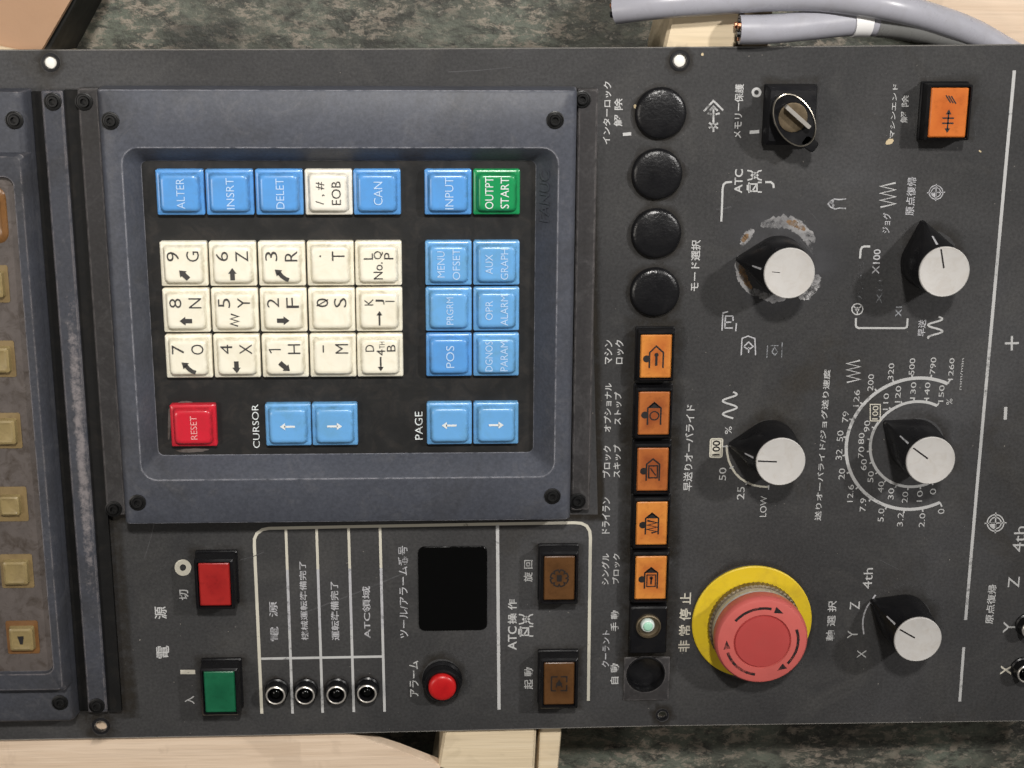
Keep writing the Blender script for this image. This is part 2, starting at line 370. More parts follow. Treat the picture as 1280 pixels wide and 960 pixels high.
def loft(bm, loops, cap0=False, cap1=True, mats=None, capm=0):
    """loops: list of (points2d, z)"""
    rings = [[bm.verts.new((p[0], p[1], z)) for p in pts] for pts, z in loops]
    for i in range(len(rings) - 1):
        a, b = rings[i], rings[i + 1]; n = len(a)
        for k in range(n):
            f = bm.faces.new((a[k], a[(k + 1) % n], b[(k + 1) % n], b[k]))
            f.material_index = mats[i] if mats else 0
    if cap0:
        f = bm.faces.new(list(reversed(rings[0]))); f.material_index = mats[0] if mats else 0
    if cap1:
        f = bm.faces.new(rings[-1]); f.material_index = capm
    return rings
def lathe(bm, prof, n=40, mats=None, cap0=False, cap1=True, capm=0, c=(0, 0)):
    return loft(bm, [(circ(r, n, c[0], c[1]), z) for r, z in prof], cap0, cap1, mats, capm)
def flat(bm, pts, z, m=0):
    f = bm.faces.new([bm.verts.new((p[0], p[1], z)) for p in pts]); f.material_index = m; return f
def prism(bm, pts, z0, z1, m=0, bev=0.0):
    if bev:
        c = Vector((sum(p[0] for p in pts) / len(pts), sum(p[1] for p in pts) / len(pts)))
        def ins(p):
            d = Vector(p[:2]) - c; return tuple(c + d * (1 - bev / d.length))
        ring = [ins(p) for p in pts]
        loft(bm, [(pts, z0), (pts, z1 - bev), (ring, z1)], True, True, [m, m], m)
    else:
        loft(bm, [(pts, z0), (pts, z1)], True, True, [m], m)
def stroke(bm, pts, w, z, m=0, closed=False, jag=0.0):
    """flat printed line through world points"""
    P = [Vector((p[0], p[1])) for p in pts]; n = len(P); L = []; Rr = []
    for i in range(n):
        a = P[i - 1] if (i > 0 or closed) else P[i]; b = P[(i + 1) % n] if (i < n - 1 or closed) else P[i]
        d1 = (P[i] - a); d2 = (b - P[i])
        if d1.length < 1e-9: d1 = d2
        if d2.length < 1e-9: d2 = d1
        d1 = d1.normalized(); d2 = d2.normalized(); t = (d1 + d2)
        t = t.normalized() if t.length > 1e-6 else d1
        nn = Vector((-t.y, t.x)); k = min(1.8, 1.0 / max(0.3, nn.dot(Vector((-d1.y, d1.x)))))
        ww = w / 2 * k
        L.append(bm.verts.new((*(P[i] + nn * ww), z))); Rr.append(bm.verts.new((*(P[i] - nn * ww), z)))
    for i in range(n if closed else n - 1):
        j = (i + 1) % n
        f = bm.faces.new((L[i], Rr[i], Rr[j], L[j])); f.material_index = m
def arc(c, r, a0, a1, n=24, ry=None):
    return [(c[0] + r * math.cos(a0 + (a1 - a0) * k / n), c[1] + (ry or r) * math.sin(a0 + (a1 - a0) * k / n)) for k in range(n + 1)]
def tube(bm, path, r, n=14, m=0, caps=True):
    """round bar along 3d points"""
    P = [Vector(p) for p in path]; rings = []
    up = Vector((0, 0, 1))
    for i, p in enumerate(P):
        t = (P[min(i + 1, len(P) - 1)] - P[max(i - 1, 0)]).normalized()
        s = t.cross(up).normalized(); u = s.cross(t)
        rr = r[i] if isinstance(r, (list, tuple)) else r
        rings.append([bm.verts.new(p + (s * math.cos(2 * math.pi * k / n) + u * math.sin(2 * math.pi * k / n)) * rr) for k in range(n)])
    for i in range(len(rings) - 1):
        for k in range(n):
            f = bm.faces.new((rings[i][k], rings[i][(k + 1) % n], rings[i + 1][(k + 1) % n], rings[i + 1][k])); f.material_index = m
    if caps:
        for rg in (rings[0], rings[-1]):
            f = bm.faces.new(rg); f.material_index = m
TXT = {}
def text_mesh(s, bold):
    k = (s, bold)
    if k not in TXT:
        cu = bpy.data.curves.new('glyphs', 'FONT'); cu.body = s; cu.size = 1.0; cu.resolution_u = 3
        cu.offset = bold; cu.fill_mode = 'FRONT'
        o = bpy.data.objects.new('glyphs', cu); COL.objects.link(o)
        dg = bpy.context.evaluated_depsgraph_get(); dg.update()
        me = bpy.data.meshes.new_from_object(o.evaluated_get(dg))
        bpy.data.objects.remove(o); bpy.data.curves.remove(cu)
        V = [v.co.copy() for v in me.vertices]; Fc = [tuple(p.vertices) for p in me.polygons]
        bpy.data.meshes.remove(me)
        x0 = min(v.x for v in V); x1 = max(v.x for v in V); y0 = min(v.y for v in V); y1 = max(v.y for v in V)
        TXT[k] = ([((v.x - x0) / (x1 - x0) - 0.5, (v.y - y0) / max(1e-6, y1 - y0) - 0.5) for v in V], Fc)
    return TXT[k]
def text(bm, s, c, length, height, z, m=0, bold=0.012, rot=math.pi / 2):
    """printed text fitted to length x height, reading along +y (rot = 90 degrees)"""
    V, Fc = text_mesh(s, bold); ca, sa = math.cos(rot), math.sin(rot)
    vs = [bm.verts.new((c[0] + u * length * ca - v * height * sa, c[1] + u * length * sa + v * height * ca, z)) for u, v in V]
    for f in Fc:
        try: fc = bm.faces.new([vs[i] for i in f]); fc.material_index = m
        except ValueError: pass

# ------------------------------------------------------------------ setting
Z_FLOOR = -0.046
bm = bmesh.new(); bmesh.ops.create_grid(bm, x_segments=4, y_segments=4, size=1.6)
finish(bm, 'floor', 'floor', loc=(0, 0, Z_FLOOR), smooth=0, kind='structure')

def board(name, poly, ztop, zbot, matn, label, grp=None, chamfer=None):
    bm = bmesh.new()
    pts = [at(x, y, ztop) for x, y in poly]
    if chamfer:       # thin sheet on a batten
        prism(bm, [(p.x, p.y) for p in pts], ztop - chamfer, ztop, 0, 0.0008)
        prism(bm, [tuple(at(x, y, ztop).xy) for x, y in ((-110, 900), (-110, 1020), (300, 1020), (300, 900))], zbot, ztop - chamfer)
    else: prism(bm, [(p.x, p.y) for p in pts], zbot, ztop, 0, 0.0012)
    c = sum(pts, Vector()) / len(pts); c.z = zbot
    bmesh.ops.translate(bm, verts=bm.verts[:], vec=-c)
    return finish(bm, name, matn, loc=c, label=label, cat='board', group=grp, smooth=25)
ZB = -0.0022
board('wooden_board', [(-120, 870), (-120, 1030), (640, 1030), (562, 962), (500, 938), (436, 917), (395, 872)], ZB, Z_FLOOR, 'wood_a',
      'wide pale pine board under the edge of the panel beside the green switch', chamfer=0.006)
board('wooden_block', [(560, 850), (556, 905), (547, 962), (536, 1030), (658, 1030), (668, 962), (671, 905), (672, 850)], ZB, Z_FLOOR, 'wood_b',
      'short yellowish pine block under the panel beside the brown ATC buttons')
board('wooden_strip', [(674.5, 850), (674.5, 905), (671.5, 962), (662, 1030), (690, 1030), (698, 962), (703, 905), (704, 850)], ZB - 0.004, Z_FLOOR, 'wood_b',
      'narrow pale pine strip against the yellowish block, darker speckled floor beside it')
board('wooden_board', [(842, -40), (839, 18), (829, 60), (818, 170), (906, 170), (921, 60), (926, 18), (932, -40)], ZB, Z_FLOOR, 'wood_b',
      'pale pine board crossed by both grey cables beside the bright mounting hole')
board('wooden_strip', [(935, -40), (929, 18), (924, 60), (909, 170), (946, 170), (960, 60), (966, 18), (972, -40)], ZB - 0.003, Z_FLOOR, 'wood_c',
      'narrow tan pine strip under the cut end of the shorter cable')
board('wooden_board', [(-120, 34), (19, 62.5), (112, 80), (112, 150), (-120, 150)], ZB, Z_FLOOR, 'wood_b',
      'pale pine offcut showing as a sliver between cardboard and panel edge')
board('wooden_board', [(1060, -60), (1120, 0), (1200, 24), (1225, 90), (1420, 90), (1420, -60)], -0.0195, Z_FLOOR, 'wood_a',
      'wide pale pine board lying behind the two grey cables')

# cardboard on an added black block that stands in for its shadow
bm = bmesh.new()
zc = -0.006
P = [at(*p, zc) for p in ((-140, -60), (118, -60), (88, 0), (52, 62), (49, 66.5), (20, 61.5), (-140, 28.5))]
prism(bm, [(p.x, p.y) for p in P], -0.0095, zc, 0)
c = Vector((P[3].x, P[3].y, -0.0095)); bmesh.ops.translate(bm, verts=bm.verts[:], vec=-c)
finish(bm, 'cardboard_sheet', 'cardboard', loc=c, smooth=0, label='plain brown cardboard sheet with slanting edge beside the panel corner', cat='cardboard')
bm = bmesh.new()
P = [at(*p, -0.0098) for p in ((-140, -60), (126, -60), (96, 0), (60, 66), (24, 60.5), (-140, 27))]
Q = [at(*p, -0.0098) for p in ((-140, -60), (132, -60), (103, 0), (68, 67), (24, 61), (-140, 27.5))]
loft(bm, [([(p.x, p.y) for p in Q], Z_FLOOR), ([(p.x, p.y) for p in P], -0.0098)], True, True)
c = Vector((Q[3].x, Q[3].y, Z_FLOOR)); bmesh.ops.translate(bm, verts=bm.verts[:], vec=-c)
finish(bm, 'shadow_block', 'shadow_block', loc=c, smooth=0, label='added black block standing for the shadow beside the brown cardboard sheet', cat='shadow_block')

# ------------------------------------------------------------------ control panel
T = 0.002
root = bpy.data.objects.new('control_panel', None); COL.objects.link(root); root.location = (0, 0, -T)
root.empty_display_size = 0.05
WLOC[root.name] = (Vector((0, 0, -T)), 0.0)
root['label'] = 'dark grey machine control panel with keypad, knobs, lamps and red emergency stop'
root['category'] = 'control panel'

# plate with real holes
HOLES = [((63, 78), 7.6), ((850, 76), 8.4), ((126, 908), 7.4), ((828, 894), 5.2), ((807, 842), 23.5)]
bm = bmesh.new()
xl, xr = -0.262, 0.262
outer = [(xl, -0.1497), (-0.10, -0.1493), (0.06, -0.1480), (xr, -0.1485), (xr, 0.1302), (0.1, 0.1283), (-0.05, 0.1270), (xl, 0.1258)]
loops = [outer]
for (hx, hy), rp in HOLES:
    c = at(hx, hy, 0); r = span(hx, hy, rp * 2, 2)[0] / 2
    loops.append([(c.x + r * math.cos(-2 * math.pi * k / 24), c.y + r * math.sin(-2 * math.pi * k / 24)) for k in range(24)])
tops = []; edges = []
for lp in loops:
    vs = [bm.verts.new((x, y, 0)) for x, y in lp]; tops.append(vs)
    for k in range(len(vs)): edges.append(bm.edges.new((vs[k], vs[(k + 1) % len(vs)])))
bmesh.ops.triangle_fill(bm, use_beauty=True, use_dissolve=False, edges=edges)
top_faces = bm.faces[:]
low = {v: bm.verts.new((v.co.x, v.co.y, -T)) for v in bm.verts[:]}
for f in top_faces: bm.faces.new([low[v] for v in reversed(f.verts)])
for vs in tops:
    for k in range(len(vs)):
        a, b = vs[k], vs[(k + 1) % len(vs)]; bm.faces.new((a, low[a], low[b], b))
plate = finish(bm, 'face_plate', 'plate', root, smooth=25)

ZP = 0.00008
LEG = [0]
def legend(build, matn='print', name='printed_legend', parent=None, z=ZP, label=None):
    LEG[0] += 1
    bm = bmesh.new(); build(bm)
    c = sum((v.co for v in bm.verts), Vector()) / len(bm.verts); c.z = z
    bmesh.ops.translate(bm, verts=bm.verts[:], vec=-c)
    for f in bm.faces:
        f.normal_update()
        if f.normal.z < 0: f.normal_flip()
    me = bpy.data.meshes.new(name); bm.to_mesh(me); bm.free()
    for k in ([matn] if isinstance(matn, str) else matn): me.materials.append(MATS[k])
    return link(me, name, parent or plate, c + Vector((0, 0, 3e-6 * (LEG[0] % 14))), label=label)
def words(s, x0, y0, x1, y1, matn='print', bold=0.016, z=ZP, parent=None):
    cx, cy = (x0 + x1) / 2, (y0 + y1) / 2
    slant = abs(cx - 601) / 6930 * (y1 - y0)
    w, h = span(cx, cy, max(3.0, (x1 - x0) - slant), y1 - y0, z)
    c = at(cx, cy, z)
    return legend(lambda bm: text(bm, s, c, h, w, z, 0, bold), matn, parent=parent, z=z)
U = 0.00031
def line(pts, w, matn='print', closed=False, z=ZP, name='printed_line'):
    return legend(lambda bm: stroke(bm, [at(*p, z) for p in pts], w * U, z, 0, closed), matn, name, z=z)
def lines(segs, w, matn='print', z=ZP, name='printed_symbol', extra=None):
    def b(bm):
        for s in segs:
            stroke(bm, [at(*p, z) for p in s], w * U, z)
        if extra: extra(bm)
    return legend(b, matn, name, z=z)
def cpx(cx, cy, r, a0=0, a1=360, n=24):
    return [(cx + r * math.cos(R(a0 + (a1 - a0) * k / n)), cy - r * math.sin(R(a0 + (a1 - a0) * k / n))) for k in range(n + 1)]

# --- lettering and lines printed on the plate
for a in (
    ('インターロック', 753, 102, 764.5, 180.5), ('解 除', 767, 123, 779, 158),
    ('メモリー保護', 916, 105, 930, 173), ('マシンエンド', 1111.5, 105, 1122.5, 173), ('解 除', 1125, 119, 1137, 154),
    ('モード選択', 862, 300, 876, 364), ('早送りオーバライド', 853.5, 506, 869, 614), ('送りオーバライド/ジョグ送り速度', 1018, 463, 1038, 652),
    ('マシン', 755, 425, 766, 455), ('ロック', 768.5, 425, 780, 455), ('オプショナル', 754.5, 479, 765, 540), ('ストップ', 767, 490, 777.5, 531),
    ('ブロック', 753, 557, 764, 597), ('スキップ', 766, 556, 776.5, 597), ('ドライラン', 752, 622, 763, 667),
    ('シングル', 751.5, 692, 762, 731), ('ブロック', 765, 692, 775, 730), ('手 動', 763, 763, 774, 789), ('自 動', 762.5, 829, 774, 855),
    ('旋 回', 654.5, 700, 666, 727.5), ('起 動', 655, 834, 666.5, 861.5),
    ('アラーム', 511.5, 826, 523.5, 871), ('切', 223.5, 737, 236, 750), ('入', 230.5, 870, 243.5, 880),
    ('軸 選 択', 1032, 751, 1046, 801), ('X', 1071, 812.5, 1083, 822.5), ('Y', 1059, 788, 1072.5, 798), ('Z', 1062, 752, 1075, 762), ('4th', 1078, 710, 1091.5, 736),
    ('原点復帰', 1231, 731, 1246, 780), ('4th', 1265, 658, 1283, 690), ('Z', 1259.5, 721, 1275, 734.5), ('Y', 1253.5, 777, 1269.5, 791),
    ('%', 906, 533, 915, 542.5), ('50', 898.5, 584.5, 908, 600.5), ('25', 921, 608.5, 931, 624.5), ('LOW', 949.5, 620, 959, 646),
    ('電', 195, 807, 212, 823), ('源', 192.5, 758, 209, 774),
): words(*a, bold=0.014 if any(ord(ch) > 255 for ch in a[0]) else 0.0)
words('X', 1250, 831.5, 1265, 843.5, 'print_cream')
words('非 常 停 止', 847.5, 741, 864.5, 815, 'print_cream')
words('ATC', 634.7, 783, 646, 812.5); words('操 作', 634.7, 749, 646, 780)
words('ATC', 917.4, 211.5, 929, 241.5)
words('クーラント', 752, 788, 762.5, 834, 'print_worn')
words('ツール/アラーム番号', 497.5, 683, 511, 798, 'print_worn', 0.010)
words('電  源', 336, 752, 348.5, 801.5, 'print_worn', 0.010); words('機械運転準備完了', 373.5, 702, 385.5, 800.5, 'print_worn', 0.010)
words('運転準備完了', 412.5, 727, 424.5, 800.5, 'print_worn', 0.010); words('ATC領域', 452.5, 733, 464, 798, 'print_worn', 0.010)
words('原点復帰', 1131, 221.5, 1146, 269.5, 'print_worn', 0.010); words('ジョグ', 1102, 266, 1114, 291.5, 'print_worn', 0.010)
words('早送', 1146.5, 399.5, 1158, 420.5, 'print_worn', 0.010); words('X100', 1090, 311.5, 1101, 342.5, 'print_worn', 0.010)
words('ハンドル', 1070.5, 327, 1081.5, 374, 'print_faint', 0.02); words('X10', 1095, 350, 1104, 379, 'print_faint', 0.012); words('X1', 1119, 383, 1127.5, 396, 'print_faint', 0.02)

# boxed 100 of the rapid override
def b100(bm):
    c = at(895.3, 560, ZP); w, h = span(895.3, 560, 14.5, 22.5)
    stroke(bm, [(c.x + x, c.y + y) for x, y in rrect(w / 2, h / 2, 0.0006, 3)], 0.0007, ZP, 0, True)
    flat(bm, [(c.x + x, c.y + y) for x, y in rrect(w / 2 - 0.0002, h / 2 - 0.0002, 0.0004, 3)], ZP)
    text(bm, '100', c, h * 0.84, w * 0.66, ZP + 0.00004, 1, 0.02)
legend(b100, ('print_cream', 'print_black'))
lines([[(908, 556.5), (909, 567), (911, 576), (914.7, 584.7), (919.5, 592), (925.5, 598), (934.4, 603.5), (942, 606.5), (951, 608.2), (960.8, 608.7)]], 2.6, 'print_cream', name='dial_scale')
lines([[(903, 558), (910, 557.8)], [(912, 585.5), (917, 583)], [(932, 606), (936, 602)], [(960.8, 606.5), (960.8, 612)]], 1.7)
sine = lambda x0, x1, y0, y1, cyc, n=36: [((x0 + x1) / 2 + (x1 - x0) / 2 * math.sin(2 * math.pi * cyc * k / n + 0.5), y0 + (y1 - y0) * k / n) for k in range(n + 1)]
line(sine(903.5, 921, 490, 523, 2.0), 2.4, name='printed_symbol')
line(sine(1160, 1178, 396, 423, 1.75), 2.4, name='printed_symbol')
def zig(x0, x1, y0, y1, n, sl=0):
    return [((x1 if k % 2 else x0), y0 + (y1 - y0) * k / n + (sl if k % 2 else 0)) for k in range(n + 1)]
line(zig(1058.5, 1075, 478, 450.5, 7), 2.0, name='printed_symbol')
line(zig(1100.5, 1119.5, 259, 228.5, 7), 2.2, name='printed_symbol')
# short strokes, rings and arrows
line([(778.5, 168), (789, 167.2)], 3.8); line([(937, 165.4), (949, 164.4)], 4.0); line([(1264.9, 420), (1264.6, 438)], 2.8); line([(1256, 429.2), (1273.5, 428.8)], 2.8)
line([(1257.2, 508.5), (1256.4, 524.5)], 4.2)
line([(225.5, 840), (244, 840)], 6.2, 'print_cream')
line(cpx(228.7, 709.5, 7.2)[:-1], 6.6, 'print_cream', True, name='printed_ring'); line(cpx(945.6, 115.5, 4.6)[:-1], 3.0, 'print', True, name='printed_ring')
lines([[(891.7, 165), (891.9, 134)], [(886, 160), (897.5, 154)], [(886.3, 153.5), (897.3, 160.5)], [(879.8, 139), (891.8, 126), (904, 138)], [(887, 138.5), (891.8, 133), (897, 138.5)], [(884.5, 141.5), (889.5, 143)], [(899.5, 141.5), (894.5, 143)]], 2.3)
lines([[(901.6, 277), (902.6, 256), (903.2, 236), (904.4, 230.5), (907.5, 228), (915, 227.4)], [(956.5, 227.6), (963.5, 227.6), (966.6, 230.2), (967.2, 235)]], 2.5, 'print', name='printed_bracket')
tool = lambda x, y, s: [[(x - 9 * s, y + 7), (x - 9 * s, y + 14)], [(x - 7 * s, y + 4), (x - 7 * s, y + 17), ], [(x - 6 * s, y + 6), (x + 3 * s, y + 6), (x + 3 * s, y + 15), (x - 6 * s, y + 15), (x - 6 * s, y + 6)], [(x + 4 * s, y + 4), (x + 9 * s, y + 4)], [(x + 4 * s, y + 16), (x + 9 * s, y + 16)], [(x - 3 * s, y + 15), (x + 2 * s, y + 7)],
                        [(x - 9 * s, y - 11), (x - 4 * s, y - 10), (x + 5 * s, y), (x + 9 * s, y + 1)], [(x - 9 * s, y + 1), (x - 4 * s, y), (x + 5 * s, y - 10), (x + 9 * s, y - 11)], [(x, y - 8.6), (x - 4, y - 5), (x, y - 1.6), (x + 4, y - 5), (x, y - 8.6)]]
lines(tool(657.6, 779, 1), 1.9); lines(tool(943.2, 224, 1), 1.8, 'print')
lines([[(902.5, 413), (903.5, 393)], [(919.6, 414), (920.5, 404)], [(906, 410), (906.8, 395), (916, 395)], [(906.4, 403), (914, 402.5)], [(906, 410), (916, 410)], [(916, 395), (916.4, 401)], [(903, 391.5), (910, 389.5)]], 1.7, 'print_worn')
lines([[(926.5, 444), (927.5, 423), (935, 420), (943.5, 423), (944.5, 444)], [(935.8, 441), (935.8, 434)], [(930, 433), (935.8, 427.5), (941.5, 433), (938, 435.8), (933.4, 435.8), (930, 433)]], 1.6, 'print_worn')
lines([[(958.6, 447.5), (959.4, 432)], [(977, 447.5), (977.8, 428)], [(965, 440), (968, 434), (972, 440), (968.5, 444), (965, 440)], [(963, 432), (973, 432)]], 1.3, 'print_faint')
lines([[(1057.5, 248.5), (1049, 249.5), (1043, 248.8), (1038, 251.5), (1035, 255), (1038.5, 259), (1044, 261.3), (1049.5, 260), (1057.5, 260.5)], [(1042, 249.5), (1040.5, 254.5), (1042, 260.5)], [(1037, 252), (1043, 257)]], 1.6, 'print_worn')
lines([[(1087.7, 308), (1080, 308), (1077, 309.5), (1075.8, 312.5), (1075, 323)]], 2.6, name='printed_bracket'); lines([[(1069.9, 397.5), (1069.6, 406), (1070.6, 408.8), (1073, 410), (1130.5, 410.2), (1133.3, 409), (1134, 406.5), (1134.5, 398)]], 2.5, name='printed_bracket')
lines([cpx(1071.6, 386.4, 6.8), [(1071.6, 386.4), (1071.6, 392.5)], [(1071.6, 386.4), (1066.3, 382.5)], [(1071.6, 386.4), (1077, 382.5)], cpx(1071.6, 386.4, 2.0, n=10)], 1.5)
def target(x, y, r, w, matn='print'):
    lines([cpx(x, y, r, n=28), cpx(x, y, r * 0.68, n=24), [(x - r * 1.32, y + 0.6), (x + r * 1.32, y - 0.3)], [(x - 0.4, y + r * 1.25), (x + 0.4, y - r * 1.25)]], w, matn,
          extra=lambda bm: flat(bm, [at(*p, ZP) for p in [(x, y)] + cpx(x, y, r * 0.62, 180, 270, 8)], ZP))
target(1244.4, 653.7, 10.4, 1.6); target(1170, 240.5, 8.6, 1.2, 'print_worn')
# long rules
line([(1268, 88), (1222, 600), (1207, 775)], 4.0, 'print', name='printed_rule'); line([(1204.7, 809), (1199.6, 877)], 3.8, 'print', name='printed_rule')
big = [(735.4, 876), (738, 672), (737.2, 664), (733.5, 657.5), (727, 654.2), (719, 653.4), (600, 655.3), (420, 658.7), (336, 660.4), (328, 662), (321, 667), (318, 674), (318, 682), (327.3, 892)]
line(big, 4.0, 'print_cream', name='printed_frame')
line([(621.8, 656), (623.8, 887)], 4.2, name='printed_rule')
for a, b in (((357.3, 661.5), (365.7, 892)), ((395.7, 661), (403.3, 891)), ((435.7, 660), (442.3, 890)), ((475, 659.5), (480.7, 889.5))):
    q = (a[0] + (b[0] - a[0]) * 0.55, a[1] + (b[1] - a[1]) * 0.55); p = (a[0] + (b[0] - a[0]) * 0.22, a[1] + (b[1] - a[1]) * 0.22)
    line([a, p], 3.4, 'print_cream', name='printed_rule'); line([p, q], 3.4, 'print_worn', name='printed_rule'); line([q, b], 3.4, 'print', name='printed_rule')
line([(326.5, 823.4), (480, 820.6)], 3.4, name='printed_rule')
# feed override dial
dc = at(1143.2, 555.6, ZP); ro = span(1143, 556, 2, 164)[1] / 2; ri = span(1143, 556, 2, 106.5)[1] / 2
def ang(px, py):
    p = at(px, py, ZP); return math.atan2(p.y - dc.y, p.x - dc.x) % (2 * math.pi)
def dial(bm):
    a0, a1 = ang(1184, 481), ang(1176, 630.5); stroke(bm, arc(dc, ro, a0, a1, 60), 4.2 * U, ZP)
    for k in range(16):
        a = a0 + (a1 - a0) * k / 15; e = 0.0016 if k in (0, 15) else 0.0011
        stroke(bm, [(dc.x + r * math.cos(a), dc.y + r * math.sin(a)) for r in (ro, ro + e + 0.0005)], 2.0 * U, ZP + 0.00003)
    a0, a1 = ang(1171.5, 507), ang(1166, 606); stroke(bm, arc(dc, ri, a0, a1, 60), 3.6 * U, ZP)
    for k in range(16):
        a = a0 + (a1 - a0) * k / 15
        stroke(bm, [(dc.x + r * math.cos(a), dc.y + r * math.sin(a)) for r in (ri, ri + 0.0014)], 1.8 * U, ZP + 0.00003)
legend(dial, 'print', 'dial_scale')
def fp(x, y): return 1000 + x / 3.4286, 400 + y / 3.4286
for s, x, y in (('0', 570, 735), ('10', 513, 755), ('20', 450, 760), ('30', 390, 745), ('40', 347, 716), ('50', 303, 672), ('60', 273, 620), ('70', 262, 567), ('80', 263, 508), ('90', 287, 455),
                ('110', 368, 350), ('120', 420, 318), ('130', 485, 302), ('140', 545, 303), ('150', 606, 315), ('%', 640, 350)):
    px, py = fp(x, y); n = len(s); words(s, px - 4.1, py - 3.3 * n - 0.4, px + 4.1, py + 3.3 * n + 0.4, 'print', -0.002)
for s, x, y, l in (('0', 605, 820, 8), ('2.0', 523, 858, 22), ('3.2', 430, 855, 22), ('5.0', 347, 836, 21), ('7.9', 270, 792, 21), ('12.6', 216, 743, 27), ('20', 179, 660, 17), ('32', 167, 577, 17), ('50', 172, 497, 17), ('79', 195, 415, 17),
                ('126', 242, 335, 26), ('200', 303, 268, 26), ('320', 390, 221, 26), ('500', 480, 200, 26), ('790', 570, 196, 26), ('1260', 648, 210, 34), ('mm/min', 691, 232, 49)):
    px, py = fp(x, y); hh = 3.4 if s == 'mm/min' else 4.3; words(s, px - hh, py - l / 2 * 0.8, px + hh, py + l / 2 * 0.8, 'print', -0.002)
px, py = fp(322.5, 397); words('100', px - 4.2, py - 8.5, px + 4.2, py + 8.5, 'print_cream', 0.0)
line([(px - 6.3, py - 10.3), (px + 6.3, py - 10.3), (px + 6.3, py + 10.3), (px - 6.3, py + 10.3)], 1.3, 'print_cream', True)
# axis select dial
line([(1079.8, 793), (1078.6, 784), (1078.6, 775), (1080.5, 766), (1084, 758), (1094.4, 743.5)], 2.0, 'print_worn', name='dial_scale')

# --- wear on the plate: bared patches round the mode knob, flecks, hole rims
def blob(cx, cy, rx, ry, rot, seed, n=40, rough=0.25, z=ZP):
    rnd = random.Random(seed); ph = [(rnd.uniform(0.1, 1) / (k ** 0.7), rnd.uniform(0, 6.28), k) for k in range(2, 12)]
    pts = []
    for i in range(n):
        a = 2 * math.pi * i / n; r = 1 + rough * sum(A * math.cos(k * a + p) for A, p, k in ph) * 0.35
        x, y = rx * r * math.cos(a), ry * r * math.sin(a)
        pts.append(at(cx + x * math.cos(rot) - y * math.sin(rot), cy + x * math.sin(rot) + y * math.cos(rot), z))
    return [(p.x, p.y) for p in pts]
def chip(*blobs, matn='chip', z=ZP * 0.5, name='paint_chip'):
    return legend(lambda bm: [flat(bm, blob(*b, z=z), z) for b in blobs], matn, name, z=z)
def ringband(cx, cy, r0, r1, a0, a1, seed, matn='chip', z=ZP * 0.6, jag=0.35):
    rnd = random.Random(seed)
    def b(bm):
        n = 30; A = []; B = []
        for k in range(n + 1):
            a = R(a0 + (a1 - a0) * k / n); env = math.sin(math.pi * min(1, max(0, k / n))) ** 0.45
            rm = (r0 + r1) / 2; hw = (r1 - r0) / 2 * env
            p = at(cx + (rm - hw * rnd.uniform(1 - jag, 1 + jag)) * math.cos(a), cy - (rm - hw * rnd.uniform(1 - jag, 1 + jag)) * math.sin(a), z)
            q = at(cx + (rm + hw * rnd.uniform(1 - jag, 1 + jag)) * math.cos(a), cy - (rm + hw * rnd.uniform(1 - jag, 1 + jag)) * math.sin(a), z)
            A.append(bm.verts.new(p)); B.append(bm.verts.new(q))
        for k in range(n): bm.faces.new((A[k], A[k + 1], B[k + 1], B[k]))
    return legend(b, matn, 'paint_chip', z=z)
MX, MY = 974, 327
ringband(MX, MY, 42, 58, 28, 118, 1); ringband(MX, MY, 40, 46, 15, 60, 9); ringband(MX, MY, 46, 56, 128, 158, 2); ringband(MX, MY, 48, 56, 172, 236, 3)
ringband(MX, MY, 42, 52, 226, 280, 4, 'chip'); ringband(MX, MY, 44, 60, 298, 342, 5)
ringband(MX, MY, 47, 55, 50, 80, 6, 'rust', ZP * 0.9); ringband(MX, MY, 44, 52, 180, 225, 7, 'rust', ZP * 0.9); ringband(MX, MY, 49, 55, 138, 152, 8, 'rust', ZP * 0.9)
def soft_patch(rings, matn, z, name='grime_patch'):
    """closed bands of pixel points with a coverage each: a stain that thins out towards its edge"""
    def b(bm):
        lay = bm.verts.layers.float.new('coverage'); prev = None
        for pts, cov in rings:
            cur = []
            for p in pts:
                v = bm.verts.new(at(*p, z)); v[lay] = cov; cur.append(v)
            if prev:
                n = len(cur)
                for k in range(n): bm.faces.new((prev[k], prev[(k + 1) % n], cur[(k + 1) % n], cur[k]))
            prev = cur
    return legend(b, matn, name, z=z)
def wob(pts, seed, amt):
    rnd = random.Random(seed); n = len(pts); ph = [(rnd.uniform(-1, 1), rnd.uniform(-1, 1), rnd.uniform(0, 6.3), k) for k in (2, 3, 5, 7, 9)]
    return [(p[0] + amt * sum(a * math.sin(k * 6.283 * i / n + f) for a, b, f, k in ph), p[1] + amt * sum(b * math.cos(k * 6.283 * i / n + f) for a, b, f, k in ph)) for i, p in enumerate(pts)]
def px_rect(x0, y0, x1, y1, g, n=9):
    sl = -((x0 + x1) / 2 - 601) / 6930; ym = (y0 + y1) / 2
    c = [(x0 - g, y0 - g), (x1 + g, y0 - g), (x1 + g, y1 + g), (x0 - g, y1 + g)]; out = []
    for i in range(4):
        a, b = c[i], c[(i + 1) % 4]
        for k in range(n): out.append((a[0] + (b[0] - a[0]) * k / n + sl * (a[1] + (b[1] - a[1]) * k / n - ym), a[1] + (b[1] - a[1]) * k / n))
    return out
GZ = [0]
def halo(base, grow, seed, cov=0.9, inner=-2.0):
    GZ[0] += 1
    soft_patch([(base(inner), cov), (wob(base(grow * 0.25), seed, 0.5), cov * 0.8), (wob(base(grow), seed + 1, grow * 0.22), 0.0)], 'grime', ZP * (0.08 + 0.012 * GZ[0]))
